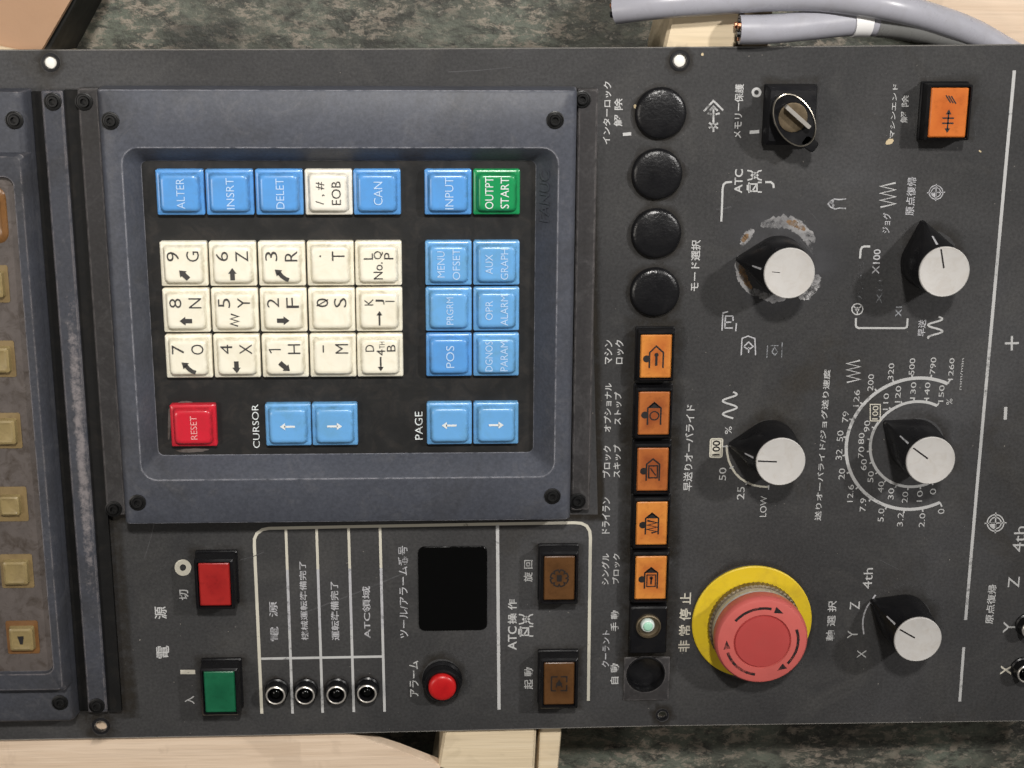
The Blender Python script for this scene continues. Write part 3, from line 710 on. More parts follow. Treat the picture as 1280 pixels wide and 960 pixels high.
def ring_halo(cx, cy, r, grow, seed, cov=0.9):
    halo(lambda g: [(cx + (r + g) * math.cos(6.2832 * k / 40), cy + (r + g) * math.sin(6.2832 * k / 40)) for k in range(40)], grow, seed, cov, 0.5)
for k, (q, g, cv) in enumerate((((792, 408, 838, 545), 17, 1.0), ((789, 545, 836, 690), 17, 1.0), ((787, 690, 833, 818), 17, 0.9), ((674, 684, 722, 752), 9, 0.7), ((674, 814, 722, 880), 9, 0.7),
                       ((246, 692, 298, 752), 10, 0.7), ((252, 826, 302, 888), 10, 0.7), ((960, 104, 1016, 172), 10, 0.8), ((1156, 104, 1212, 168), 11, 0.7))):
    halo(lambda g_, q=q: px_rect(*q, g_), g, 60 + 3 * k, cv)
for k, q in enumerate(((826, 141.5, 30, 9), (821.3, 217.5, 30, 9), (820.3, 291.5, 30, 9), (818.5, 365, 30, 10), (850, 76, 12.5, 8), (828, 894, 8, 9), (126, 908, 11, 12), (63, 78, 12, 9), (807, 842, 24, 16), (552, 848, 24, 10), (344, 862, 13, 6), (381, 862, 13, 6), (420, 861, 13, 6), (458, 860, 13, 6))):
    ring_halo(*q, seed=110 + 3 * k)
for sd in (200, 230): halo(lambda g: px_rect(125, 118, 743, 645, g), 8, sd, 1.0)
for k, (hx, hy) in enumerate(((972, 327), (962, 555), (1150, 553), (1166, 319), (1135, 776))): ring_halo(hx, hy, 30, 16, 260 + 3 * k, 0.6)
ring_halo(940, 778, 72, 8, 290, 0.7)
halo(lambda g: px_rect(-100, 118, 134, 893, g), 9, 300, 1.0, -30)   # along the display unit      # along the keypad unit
soft_patch([(cpx(MX, MY, 30)[:-1], 1.0), (wob(cpx(MX + 4, MY - 8, 52)[:-1], 5, 2), 0.9), (wob(cpx(MX + 8, MY - 20, 92)[:-1], 6, 5), 0.0)], 'rub', ZP * 0.5, 'polished_patch')
MATS['scratch'] = mat_print('pale_scratch', (0.13, 0.13, 0.135), 0.36, 500, 0.25, 0.55)
for a, b, w in (((385, 764), (506, 716), 1.6), ((1010, 262), (1022, 276), 1.2), ((1000, 300), (1016, 318), 1.2), ((895, 262), (914, 258), 2.0), ((300, 700), (330, 690), 1.0), ((1100, 700), (1124, 712), 1.0), ((560, 90), (640, 84), 1.0), ((180, 700), (196, 640), 1.0)):
    line([a, ((a[0] + b[0]) / 2 + 1, (a[1] + b[1]) / 2 + 0.8), b], w, 'scratch', name='scratch')
chip((1112, 177, 5.5, 3.2, -0.5, 3, 24, 0.5), matn='beige', name='paint_fleck'); chip((794, 133, 2.0, 2.6, 0, 5, 14, 0.4), (1151, 128, 1.6, 1.8, 0, 6, 12, 0.4), (878, 68, 1.6, 2.0, 0.2, 8, 12, 0.4), (1225, 189, 1.8, 1.2, 0.6, 2, 12, 0.5), matn='beige', name='paint_fleck')
for (hx, hy), rp in HOLES[:4]:
    def rim(bm, hx=hx, hy=hy, rp=rp):
        c = at(hx, hy, 0.0003); r = span(hx, hy, rp * 2, 2)[0] / 2
        lathe(bm, [(r * 1.55, -0.00002), (r * 1.5, 0.00035), (r * 1.12, 0.0004), (r * 1.0, -0.0006)], 28, c=(c.x, c.y), cap1=False)
    bm = bmesh.new(); rim(bm); finish(bm, 'hole_rim', 'black_soft', plate, smooth=40)

for hx, hy in ((63, 78), (850, 76)):
    bm = bmesh.new(); lathe(bm, [(0.0022, -0.0019), (0.0022, -0.0007), (0.0018, -0.0005)], 24); finish(bm, 'bright_hole_disc', 'lit_hole', root, at(hx, hy, 0), smooth=30)  # white disc added so the hole looks brightly lit

# ------------------------------------------------------------------ screws
def screw_mesh():
    bm = bmesh.new(); r = 0.0029
    lathe(bm, [(r * 1.12, 0.0), (r * 1.1, 0.0004), (r * 0.98, 0.0005), (r * 0.95, 0.0001), (r * 0.72, 0.0002), (r * 0.70, 0.0010), (r * 0.62, 0.0013), (r * 0.40, 0.0013)], 24, cap1=False)
    loft(bm, [(circ(r * 0.40, 24), 0.0013), (circ(r * 0.36, 24), 0.0002)], False, True)
    bmesh.ops.recalc_face_normals(bm, faces=bm.faces[:])
    me = bpy.data.meshes.new('screw'); bm.to_mesh(me); bm.free(); me.materials.append(MATS['screw'])
    me.shade_smooth(); me.set_sharp_from_angle(angle=R(35)); return me
SCREW = screw_mesh()

# ------------------------------------------------------------------ keyboard unit
ZFACE, ZBED, ZFL = 0.012, 0.003, 0.004
bx0, bx1 = at(143, 380, ZFACE).x, at(712, 380, ZFACE).x
by1, by0 = at(415, 114, ZFACE).y, at(415, 652, ZFACE).y
def rr(x0, x1, y0, y1, r): return rrect((x1 - x0) / 2, (y1 - y0) / 2, r, 5, (x0 + x1) / 2, (y0 + y1) / 2)
ox0, ox1 = at(165, 380, ZFACE).x, at(694, 380, ZFACE).x
oy1, oy0 = at(415, 186.5, ZFACE).y, at(415, 597, ZFACE).y
fx0, fx1 = at(187, 380, ZBED).x, at(668, 380, ZBED).x
fy1, fy0 = at(415, 201, ZBED).y, at(415, 567, ZBED).y
bm = bmesh.new()
e = 0.0012
loft(bm, [(rr(bx0 - 0.0022, bx1 + 0.0022, by0 - 0.0008, by1 + 0.0008, 0.001), 0.0), (rr(bx0 - 0.0016, bx1 + 0.0016, by0 - 0.0006, by1 + 0.0006, 0.001), ZFACE - 0.0022), (rr(bx0 - 0.0008, bx1 + 0.0008, by0 - 0.0003, by1 + 0.0003, 0.0012), ZFACE - 0.0008), (rr(bx0 + 0.0006, bx1 - 0.0006, by0 + 0.0008, by1 - 0.0008, 0.0018), ZFACE),
          (rr(ox0 - 0.0005, ox1 + 0.0005, oy0 - 0.0005, oy1 + 0.0005, 0.006), ZFACE), (rr(ox0, ox1, oy0, oy1, 0.0055), ZFACE - 0.0004),
          (rr(fx0, fx1, fy0, fy1, 0.0022), ZBED)], False, True, [0, 0, 0, 0, 0, 0], 1)
kb = finish(bm, 'keyboard_unit', ['bezel', 'keybed'], root, smooth=35, label='raised blue-grey keypad bezel around the black key bed')
# flanges left and right
def flange(x0, x1, y0, y1, parent, matn, zt=ZFL):
    bm = bmesh.new(); c = Vector(((x0 + x1) / 2, (y0 + y1) / 2, 0))
    hw, hh = (x1 - x0) / 2, (y1 - y0) / 2
    loft(bm, [(rrect(hw, hh, 0.0006, 2), 0.0), (rrect(hw, hh, 0.0006, 2), zt - 0.0005), (rrect(hw - 0.0005, hh - 0.0005, 0.0006, 2), zt)])
    return finish(bm, 'mounting_flange', matn, parent, c, smooth=30)
flx0 = at(115, 380, ZFL).x; flx1 = at(742.5, 380, ZFL).x
flange(flx0, bx0 - 0.0026, by0 + 0.0005, by1 + 0.0003, kb, 'flange'); flange(bx1 + 0.0026, flx1, by0 + 0.0005, by1 + 0.0003, kb, 'flange')
for px, py, z in ((138, 151, ZFACE), (694, 150, ZFACE), (172, 628, ZFACE), (690.5, 620, ZFACE), (105, 127, ZFL), (728, 124, ZFL), (142, 636, ZFL), (722, 626, ZFL)):
    link(SCREW, 'screw', kb, at(px, py, z))
# maker's name moulded on the bed's sloping side, black on black
def emb(bm):
    k = 0.42; x = fx1 + (ox1 - fx1) * k; z = ZBED + (ZFACE - ZBED) * k
    V, Fc = text_mesh('FANUC', 0.02); yc = at(680, 245, z).y; L = span(680, 245, 10, 64, z)[1]
    sl = (ZFACE - 0.0004 - ZBED) / (ox1 - fx1)
    vs = [bm.verts.new((x - v * 0.0034, yc + u * L, z - v * 0.0034 * sl + 0.00045)) for u, v in V]
    for f in Fc:
        try: bm.faces.new([vs[i] for i in f])
        except ValueError: pass
legend(emb, 'bezel', 'embossed_lettering', kb, z=0.0)

# keys
ZK0, ZK1, ZK2 = ZBED, ZBED + 0.0028, ZBED + 0.0052
KW, KH = 0.01738 / 2, 0.01685 / 2
def key_at(cx, cy, matn, ink, prints, what):
    """prints: callable lists in key pixels (dx right, dy down)"""
    bm = bmesh.new()
    k = rrect
    loft(bm, [(k(KW, KH, 0.0008), 0), (k(KW, KH, 0.0008), ZK1 - ZK0 - 0.0004), (k(KW - 0.0004, KH - 0.0004, 0.0009), ZK1 - ZK0),
              (k(KW - 0.0012, KH - 0.0012, 0.0016), ZK1 - ZK0 + 0.0001), (k(KW - 0.0017, KH - 0.0017, 0.0017), ZK2 - ZK0 - 0.0007), (k(KW - 0.0023, KH - 0.0023, 0.0017), ZK2 - ZK0 - 0.0001), (k(KW - 0.0034, KH - 0.0034, 0.0014), ZK2 - ZK0 - 0.0002)])
    zt = ZK2 - ZK0 - 0.0002 + 0.00006
    for p in prints:
        kind = p[0]
        if kind == 't':
            _, s, dx, dy, h, l = p[:6]; text(bm, s, (dx * U, -dy * U), l * U, h * U, zt + 0.00015, 1, (p[6] if len(p) > 6 else 0.0) - 0.003)
        elif kind == 's':
            stroke(bm, [(x * U, -y * U) for x, y in p[1]], p[2] * U, zt + 0.00015, 1)
        elif kind == 'f':
            flat(bm, [(x * U, -y * U) for x, y in p[1]], zt + 0.00015, 1)
    for f in bm.faces:
        f.normal_update()
    c = at(cx, cy, ZK2)
    me = bpy.data.meshes.new('key')
    for f in bm.faces:
        if f.material_index == 1 and f.normal.z < 0: f.normal_flip()
    bm.to_mesh(me); bm.free(); me.materials.append(MATS[matn]); me.materials.append(MATS[ink])
    me.shade_smooth(); me.set_sharp_from_angle(angle=R(50))
    return link(me, 'key', kb, (c.x, c.y, ZK0), label=what)
def arrow(cx, cy, ang_deg, L, w=5.0, hw=10.0, hl=6.0):
    """bold arrow polygon pointing along ang (degrees, 0 = right, 90 = up in the picture)"""
    a = R(ang_deg); d = (math.cos(a), -math.sin(a)); n = (-d[1], d[0])
    def P(u, v): return (cx + d[0] * u + n[0] * v, cy + d[1] * u + n[1] * v)
    return [('f', [P(-L / 2, -w / 2), P(L / 2 - hl, -w / 2), P(L / 2 - hl, w / 2), P(-L / 2, w / 2)]), ('f', [P(L / 2 - hl, -hw / 2), P(L / 2, 0), P(L / 2 - hl, hw / 2)])]
def curved(cx, cy, flip=1):
    pts = [(cx - 6 + 3.0, cy - 3.5), (cx - 1, cy - 0.5), (cx + 4, cy + 3), (cx + 8.5, cy + 7)]
    return [('s', [(cx + 8.5, cy + 6.5), (cx + 4.5, cy + 5), (cx + 0.5, cy + 2), (cx - 3, cy - 2.5)], 5.0), ('f', [(cx - 8, cy - 6.5), (cx + 1.0, cy - 5.5), (cx - 5.8, cy + 2.0)])]
def T2(a, b):   # digit above letter in the two columns of a cream key
    r = []
    if a == '1': r += [('s', [(-4.3, -10), (-18.5, -10)], 1.5), ('s', [(-18.2, -10.2), (-15.6, -5.5)], 1.4)]
    elif a: r.append(('t', a, -11.5, -10.5, 14.5, 11.5 if a not in '1.-' else (6 if a == '1' else 3), -0.004))
    if b: r.append(('t', b, 12.0, -10.5, 15.0, 12.5, -0.004))
    return r
# key centres in the plane of the key tops: five cream columns, two blue columns
kx = [at(x, 241, ZK2).x for x in (223.8, 286, 348.3, 410.2, 471)]
kxb = [at(560, 241, ZK2).x, at(621, 241, ZK2).x]
def pxk(x, y, z=ZK2):   # picture position of a world point, to reuse the pixel-based builder
    v = W2C @ (Vector((x, y, z)) - CAM); return 640 + v.x / v.z * F_PX, 480 + v.y / v.z * F_PX
ky = {'top': at(420, 241.5, ZK2).y, 'r1': at(420, 331, ZK2).y, 'r2': at(420, 389, ZK2).y, 'r3': at(420, 446.5, ZK2).y, 'cur': at(420, 533, ZK2).y}
def K(x, row, matn, ink, prints, what): key_at(*pxk(x, ky[row]), matn, ink, prints, what)
one = lambda s, l=36, h=9.5, b=0.0: [('t', s, 1.5, 0.5, h, l, b)]
two = lambda a, b, la=36, lb=36, h=9.5: [('t', a, -9.0, 0, h, la, 0.0), ('t', b, 9.5, 0, h, lb, 0.0)]
K(kx[0], 'top', 'key_blue', 'ink_pale', one('ALTER'), 'blue key marked ALTER'); K(kx[1], 'top', 'key_blue', 'ink_pale', one('INSRT', 37), 'blue key marked INSRT')
K(kx[2], 'top', 'key_blue', 'ink_pale', one('DELET'), 'blue key marked DELET')
K(kx[3], 'top', 'key_white', 'ink_dark', [('t', '/ , #', -9.5, 0, 11, 27, 0.0), ('t', 'EOB', 9.5, 0, 11, 28, 0.0)], 'white key marked EOB')
K(kx[4], 'top', 'key_blue', 'ink_pale', one('CAN', 28, 10.5), 'blue key marked CAN')
K(kxb[0], 'top', 'key_blue', 'ink_pale', one('INPUT', 38, 10), 'blue key marked INPUT'); K(kxb[1], 'top', 'key_green', 'ink_white', two('OUTPT', 'START', 38, 37, 10), 'green key marked OUTPT START')
cream = [
    (0, 'r1', T2('9', 'G') + arrow(0.5, 11.5, 135, 15, 6.0, 11, 7), '9 G'), (0, 'r2', T2('8', 'N') + arrow(0, 11.5, 180, 15, 5.5, 11, 7), '8 N'), (0, 'r3', T2('7', 'O') + curved(0, 12), '7 O'),
    (1, 'r1', T2('6', 'Z') + arrow(0, 11, 90, 15, 5.5, 10, 7), '6 Z'), (1, 'r2', T2('5', 'Y') + [('s', [(-4, 3), (5, 6), (-5, 9), (5, 12), (-5, 15), (4, 18)], 1.8)], '5 Y'), (1, 'r3', T2('4', 'X') + arrow(0, 12, -90, 15, 5.5, 10, 7), '4 X'),
    (2, 'r1', T2('3', 'R') + curved(0, 12), '3 R'), (2, 'r2', T2('2', 'F') + arrow(0, 11.5, 0, 15, 5.5, 11, 7), '2 F'), (2, 'r3', T2('1', 'H') + arrow(0, 12, -42, 16, 6.0, 11, 7), '1 H'),
    (3, 'r1', [('t', '.', -11.5, -10.5, 2.2, 2.2), ('t', 'T', 10, -10.5, 15, 11.5, -0.004)], 'decimal point T'),
    (3, 'r2', [('t', '0', -10.5, -10.5, 14, 11, -0.004), ('s', [(-17.5, -6.5), (-3.5, -14.5)], 1.3), ('t', 'S', 11, -10.5, 15, 11.5, -0.004)], 'slashed zero S'),
    (3, 'r3', [('s', [(-11, -6), (-11, -15)], 1.4), ('t', 'M', 11.5, -10.5, 15.5, 12, -0.004)], 'minus M'),
    (4, 'r1', [('t', 'L', -11.5, -10, 11, 7.5), ('t', 'Q', 0.5, -11.5, 11, 10), ('t', 'P', 13, -10.5, 11, 8), ('t', 'No.', 0.0, 7.5, 11, 21, 0.004)], 'No. L Q P'),
    (4, 'r2', [('t', 'K', -12, -11, 10.5, 8), ('t', 'J', 1.5, -11, 10.5, 6.5), ('s', [(8, -12), (19, -12)], 1.3), ('s', [(0.5, 18), (0.5, 4)], 2.0), ('f', [(-3, 5.5), (0.5, 0), (4, 5.5)])], 'K J I'),
    (4, 'r3', [('t', 'D', -12, -11, 10.5, 8.5), ('t', '4', 1.5, -5.5, 10.5, 7.5), ('t', 'TH', 3, -15, 6.5, 8.5), ('t', 'B', 14, -11, 10.5, 8.5), ('s', [(1, 0), (1, 14)], 2.0), ('f', [(-2.5, 12.5), (4.5, 12.5), (1, 18)])], 'D 4TH B'),
]
for c, r, pr, w in cream: K(kx[c], r, 'key_cream', 'ink_dark', pr, 'cream key marked ' + w)
for c, r, a, b in ((0, 'r1', 'MENU', 'OFSET'), (1, 'r1', 'AUX', 'GRAPH'), (1, 'r2', 'OPR', 'ALARM'), (1, 'r3', 'DGNOS', 'PARAM')):
    K(kxb[c], r, 'key_pale', 'ink_pale', two(a, b, 8.0 * len(a) if len(a) < 5 else 38, 38, 9), 'pale blue key marked %s %s' % (a, b))
K(kxb[0], 'r2', 'key_pale', 'ink_pale', one('PRGRM', 34, 8.5), 'pale blue key marked PRGRM'); K(kxb[0], 'r3', 'key_blue', 'ink_pale', one('POS', 28, 10), 'blue key marked POS')
K(at(240.5, 533, ZK2).x, 'cur', 'key_red', 'ink_pink', one('RESET', 30, 8), 'red key marked RESET')
thin = lambda d: [('s', [(-9 * d, 0), (4 * d, 0)], 2.6), ('f', [(3 * d, -4.6), (9.5 * d, 0), (3 * d, 4.6)])]
for x, d, w in ((at(359.5, 533, ZK2).x, -1, 'pale blue cursor key with arrow away from the other cursor key'), (at(418, 533, ZK2).x, 1, 'pale blue cursor key nearer the page keys'), (kxb[0], -1, 'pale blue page key beside the word PAGE'), (kxb[1], 1, 'pale blue page key nearer the bezel')):
    K(x, 'cur', 'key_pale', 'ink_white', thin(d), w)
words('CURSOR', 314.5, 505.5, 325, 560, 'ink_white', -0.004, ZBED + 0.0001, kb); words('PAGE', 518.5, 514.5, 528.5, 549.5, 'ink_white', -0.002, ZBED + 0.0001, kb)
chip_z = ZBED + 0.00006
for b in ((233, 503.5, 9, 2.4, 0.05, 21, 24, 0.6), (240, 563, 18, 2.6, -0.02, 22, 30, 0.6), (211.5, 530, 1.6, 22, 0.03, 23, 24, 0.5)):
    legend(lambda bm, b=b: flat(bm, blob(*b, z=chip_z), chip_z), 'sheet', 'grime_patch', kb, z=chip_z)

# ------------------------------------------------------------------ display unit at the panel's other end
ux1 = at(97, 380, ZFL).x; ux0 = at(72, 380, ZFL).x
uy1, uy0 = at(70, 113, ZFL).y, at(128, 893, ZFL).y
ZU1, ZU2, ZS = 0.009, 0.0135, 0.0115
bxr = at(59, 500, ZU1).x
bm = bmesh.new()
XL = -0.262
rx1 = at(45, 450, 0.0135).x
loft(bm, [(rr(XL, rx1 + 0.0026, uy0 - 0.001, uy1 + 0.0004, 0.0008), 0.0), (rr(XL, rx1 + 0.0018, uy0 - 0.0008, uy1 + 0.0002, 0.001), ZU1 - 0.0022), (rr(XL, rx1 + 0.0008, uy0 - 0.0002, uy1 - 0.0002, 0.0014), ZU1 - 0.0006), (rr(XL, rx1 - 0.0006, uy0 + 0.0006, uy1 - 0.0010, 0.0018), ZU1)])
du = finish(bm, 'display_unit', ['unit'], root, smooth=35, label='worn blue-grey bezel with a row of yellowed soft keys')
flange(ux0 - 0.0002, ux1, uy0 + 0.0008, uy1 - 0.0002, du, 'unit', ZFL)
# raised frame around the soft keys
ry1, ry0 = at(20, 196, ZU2).y, at(60, 862, ZU2).y
sx1 = at(34, 450, ZS).x; sy0 = at(30, 838, ZS).y; sy1 = at(6, 223, ZS).y
bm = bmesh.new()
loft(bm, [(rr(XL + 0.001, rx1 + 0.0021, ry0 - 0.0012, ry1 + 0.0012, 0.001), ZU1 - 0.003), (rr(XL + 0.001, rx1 + 0.0011, ry0 - 0.0010, ry1 + 0.0008, 0.0014), ZU2 - 0.0012), (rr(XL + 0.001, rx1, ry0, ry1, 0.002), ZU2),
          (rr(XL + 0.004, sx1 + 0.0008, sy0 - 0.0008, sy1 + 0.0008, 0.0034), ZU2), (rr(XL + 0.004, sx1 + 0.0002, sy0 - 0.0002, sy1 + 0.0002, 0.003), ZS)], False, True, None, 1)
finish(bm, 'key_frame', ['unit', 'sheet'], du, smooth=35)
skx = at(27, 799, ZS + 0.002).x
for i, (py, m1, m2) in enumerate(((270, 'soft_brown', 'soft_brown'), (356, 'soft_tan', 'soft_edge'), (450, 'soft_tan', 'soft_edge'), (540, 'soft_tan', 'soft_edge'), (632, 'soft_tan', 'soft_edge'), (716, 'soft_tan', 'soft_edge'), (799, 'soft_tan', 'soft_brown'))):
    bm = bmesh.new(); y = at(20, py, ZS + 0.002).y
    w, h = (0.0062, 0.0070)
    if i == 0: lp = [(rrect(w * 1.25, h * 1.5, 0.004, 5), 0), (rrect(w * 1.2, h * 1.42, 0.004, 5), 0.0006), (rrect(w * 0.95, h * 1.1, 0.003, 5), 0.0010), (rrect(w * 0.8, h * 0.95, 0.003, 5), 0.0004)]
    else:
        s = 0.8 if i == 4 else 1.0
        lp = [(rrect(w, h, 0.0008), 0), (rrect(w, h, 0.0008), 0.0004), (rrect(w * 0.78 * s, h * 0.72 * s, 0.0008), 0.0006), (rrect(w * 0.72 * s, h * 0.66 * s, 0.0009), 0.0026), (rrect(w * 0.60 * s, h * 0.54 * s, 0.0008), 0.003), (rrect(w * 0.50 * s, h * 0.44 * s, 0.0006), 0.0028)]
    loft(bm, lp, True, True, [1, 1] + [0] * (len(lp) - 3), 0)
    if i == 6:
        for f in [('f', [(-1.5, 6), (1.8, 6), (3.6, -5), (-4.2, -5)])]:
            flat(bm, [(x * U, -y_ * U) for x, y_ in f[1]], 0.00295, 2)
    finish(bm, 'soft_key', [m1, m2, 'print_black'], du, (skx, y, ZS - 0.0001), smooth=35)
bm = bmesh.new(); prism(bm, rrect((flx0 - ux1) / 2 - 0.00005, (uy1 - uy0) / 2, 0.0003, 2), 0, 0.0022); finish(bm, 'gap_shade', 'gap_black', du, ((flx0 + ux1) / 2, (uy1 + uy0) / 2, 0), smooth=30)  # added black strip, painted shade of the gap between the flanges
bm = bmesh.new(); prism(bm, rrect((ux0 - rx1 - 0.0030) / 2, (uy1 - uy0) / 2 - 0.0006, 0.0003, 2), 0, 0.0012); finish(bm, 'gap_shade', 'gap_black', du, ((ux0 + rx1 + 0.0026) / 2, (uy1 + uy0) / 2, 0), smooth=30)  # added black strip, darkens the channel beside the frame as shade would
for px, py, z in ((66, 127, ZFL), (18, 150, ZU1), (121, 882, ZFL), (75, 878, ZU1)):
    link(SCREW, 'screw', du, at(px, py, z))

# ------------------------------------------------------------------ rotary knobs
ZC = 0.0208
def knob(cx, cy, tipx, tipy, what, line_mat='print_black', worn=False):
    c = at(cx, cy, ZC); t = at(tipx, tipy, 0.0005); a = math.atan2(t.y - c.y, t.x - c.x)
    r = 0.0105; tip = 0.0163
    bm = bmesh.new()
    def tear(r, tip, n=26):
        # round body with a pointed nose along +x
        b = math.acos(min(0.999, r / tip)); pts = []
        for k in range(n + 1):
            an = b + (2 * math.pi - 2 * b) * k / n; pts.append((r * math.cos(an), r * math.sin(an)))
        pts.append((tip, -0.0005)); pts.append((tip, 0.0005))
        return pts
    loft(bm, [(tear(r, tip), 0.0003), (tear(r, tip), 0.0032), (tear(r * 0.985, tip * 0.985), 0.0040)], True, False)
    lo = tear(r * 0.985, tip * 0.985); hi = tear(r * 0.93, tip * 0.86)
    # upper body: the nose slopes up towards the cap
    V0 = [bm.verts.new((x, y, 0.0040)) for x, y in lo]; V1 = []
    for x, y in hi:
        d = math.hypot(x, y); k = max(0.0, min(1.0, (d - r * 0.93) / (tip * 0.86 - r * 0.93))); V1.append(bm.verts.new((x, y, 0.0168 - 0.0085 * k ** 0.8)))
    V2 = [bm.verts.new((x, y, 0.0172)) for x, y in [(0.0095 * math.cos(math.atan2(y, x)), 0.0095 * math.sin(math.atan2(y, x))) for x, y in hi]]
    V3 = [bm.verts.new((v.co.x * 0.985, v.co.y * 0.985, 0.0200)) for v in V2]
    n = len(V0)
    for A, B in ((V0, V1), (V1, V2), (V2, V3)):
        for k in range(n): bm.faces.new((A[k], A[(k + 1) % n], B[(k + 1) % n], B[k]))
    bm.faces.new(V3)
    o = finish(bm, 'rotary_knob', 'black', root, (c.x, c.y, 0), a, 38, label=what)
    bm = bmesh.new(); lathe(bm, [(0.0095, 0), (0.0095, 0.0006), (0.0092, 0.0009), (0.0088, 0.0008)], 48)
    finish(bm, 'knob_cap', 'cap', o, (c.x, c.y, 0.0200), a, 35)
    bm = bmesh.new(); stroke(bm, [(0.0015 if not worn else 0.0035, 0), (0.0089 if not worn else 0.0065, 0)], 0.0006 if not worn else 0.00025, 0)
    finish(bm, 'pointer_line', 'print_black', o, (c.x, c.y, 0.0200 + 0.00086), a, 0)
    bm = bmesh.new()
    p0, p1 = Vector((0.0098, 0, 0.0166)), Vector((0.0136, 0, 0.00865))
    vs = [bm.verts.new((p.x, s * w, p.z + 0.0003)) for p, s, w in ((p0, 1, 0.0004), (p0, -1, 0.0004), (p1, -1, 0.0002), (p1, 1, 0.0002))]
    bm.faces.new(vs); finish(bm, 'nose_line', 'print_worn', o, (c.x, c.y, 0), a, 0)
    return o
knob(986.8, 341.8, 922.5, 324, 'mode knob in a ring of bared, rusty paint', worn=True)
knob(976, 577.4, 913.7, 555, 'rapid override knob pointing at 100')
knob(1163.4, 576, 1107, 528.4, 'feed override knob inside the double dial scale')
knob(1180.5, 340, 1152.3, 277, 'jog knob pointing at the zero-return mark')
knob(1147.5, 799.6, 1088.6, 750, 'axis selector knob pointing between Z and 4th')

# ------------------------------------------------------------------ blanking plugs
for px, py in ((826, 141.5), (821.3, 217.5), (820.3, 291.5), (818.5, 365)):
    bm = bmesh.new(); r = 0.00955
    lathe(bm, [(r, 0.0), (r * 1.0, 0.0012), (r * 0.97, 0.0019), (r * 0.91, 0.0024), (r * 0.80, 0.0027), (r * 0.5, 0.0031), (r * 0.2, 0.0033)], 40)
    finish(bm, 'blanking_plug', 'plug', root, at(px, py, 0.001) - Vector((0, 0, 0.001)), smooth=30)

# ------------------------------------------------------------------ rectangular push buttons
def push_button(cx, cy, lw, lh, fw, fh, H, lens, what, icon=None, rim='black', name='push_button', inset=0.0006):
    c = at(cx, cy, H); hw, hh = (v / 2 for v in span(cx, cy, fw, fh, H)); lw2, lh2 = (v / 2 for v in span(cx, cy, lw, lh, H))
    bm = bmesh.new()
    loft(bm, [(rrect(hw, hh, 0.0006, 2), 0.0), (rrect(hw, hh, 0.0006, 2), 0.0014), (rrect(hw - 0.0004, hh - 0.0004, 0.0006, 2), 0.0018), (rrect(hw - 0.0006, hh - 0.0006, 0.0006, 2), H - 0.0008), (rrect(hw - 0.0013, hh - 0.0013, 0.0006, 2), H),
              (rrect(lw2 + 0.0005, lh2 + 0.0005, 0.0005, 2), H), (rrect(lw2 + 0.0003, lh2 + 0.0003, 0.0005, 2), H - 0.0022)], False, True)
    o = finish(bm, name, rim, root, (c.x, c.y, 0), smooth=30, label=what)
    bm = bmesh.new(); z = H - inset
    loft(bm, [(rrect(lw2, lh2, 0.0004, 2), H - 0.003), (rrect(lw2, lh2, 0.0004, 2), z - 0.0004), (rrect(lw2 - 0.0005, lh2 - 0.0005, 0.0004, 2), z)])
    bmesh.ops.recalc_face_normals(bm, faces=bm.faces[:])
    if icon: icon(bm, z + 0.00006)
    for f in bm.faces:
        f.normal_update()
        if f.material_index == 1 and f.normal.z < 0: f.normal_flip()
    me = bpy.data.meshes.new('lens'); bm.to_mesh(me); bm.free(); me.materials.append(MATS[lens]); me.materials.append(MATS['print_black'])
    me.shade_smooth(); me.set_sharp_from_angle(angle=R(30))
    link(me, 'lens', o, (c.x, c.y, 0)); return o
def S(bm, z, segs, w=1.9, closed=False):
    for s in segs: stroke(bm, [(x * U, -y * U) for x, y in s], w * U, z, 1, closed)
def FL(bm, z, pts): flat(bm, [(x * U, -y * U) for x, y in pts], z, 1)
def circle_px(cx, cy, r, n=18): return [(cx + r * math.cos(2 * math.pi * k / n), cy + r * math.sin(2 * math.pi * k / n)) for k in range(n)]
def house(bm, z, solid):
    if solid: FL(bm, z, [(-8, -7), (0, -14.5), (8.5, -7)])
    S(bm, z, [[(-8, 15), (-8, -7), (0, -14), (8.5, -7), (8.5, 15)]], 2.0)
    FL(bm, z + 0.00002, circle_px(-11.5, 2, 4.6))
def ic_lock(bm, z):
    S(bm, z, [[(-8, 15), (-8, -5), (0, -13), (9, -5), (9, 15)]], 2.0); FL(bm, z + 0.00002, circle_px(-11.5, 3, 4.6))
    S(bm, z + 0.00002, [[(0.5, 12), (0.5, -4)]], 3.0); FL(bm, z + 0.00003, circle_px(0.5, -2, 2.6))
def ic_opt(bm, z): house(bm, z, True); S(bm, z + 0.00002, [circle_px(0.5, 3, 5.5)], 1.6, True)
def ic_skip(bm, z): house(bm, z, False); S(bm, z + 0.00002, [[(-5, -5), (6, -5), (6, 11), (-5, 11)]], 1.8, True); S(bm, z + 0.00003, [[(-3, -2), (4, 8)]], 1.5)
def ic_dry(bm, z): house(bm, z, True); S(bm, z + 0.00002, [[(-6, -4), (7, -1), (-6, 2), (7, 5), (-6, 8), (7, 11), (0, 13)]], 2.4)
def ic_single(bm, z): house(bm, z, True); S(bm, z + 0.00002, [[(-5, -4), (6, -4), (6, 12), (-5, 12)]], 1.5, True); S(bm, z + 0.00003, [[(0.5, 9), (0.5, 0)]], 2.2); FL(bm, z + 0.00003, circle_px(0.5, 0, 2.2))
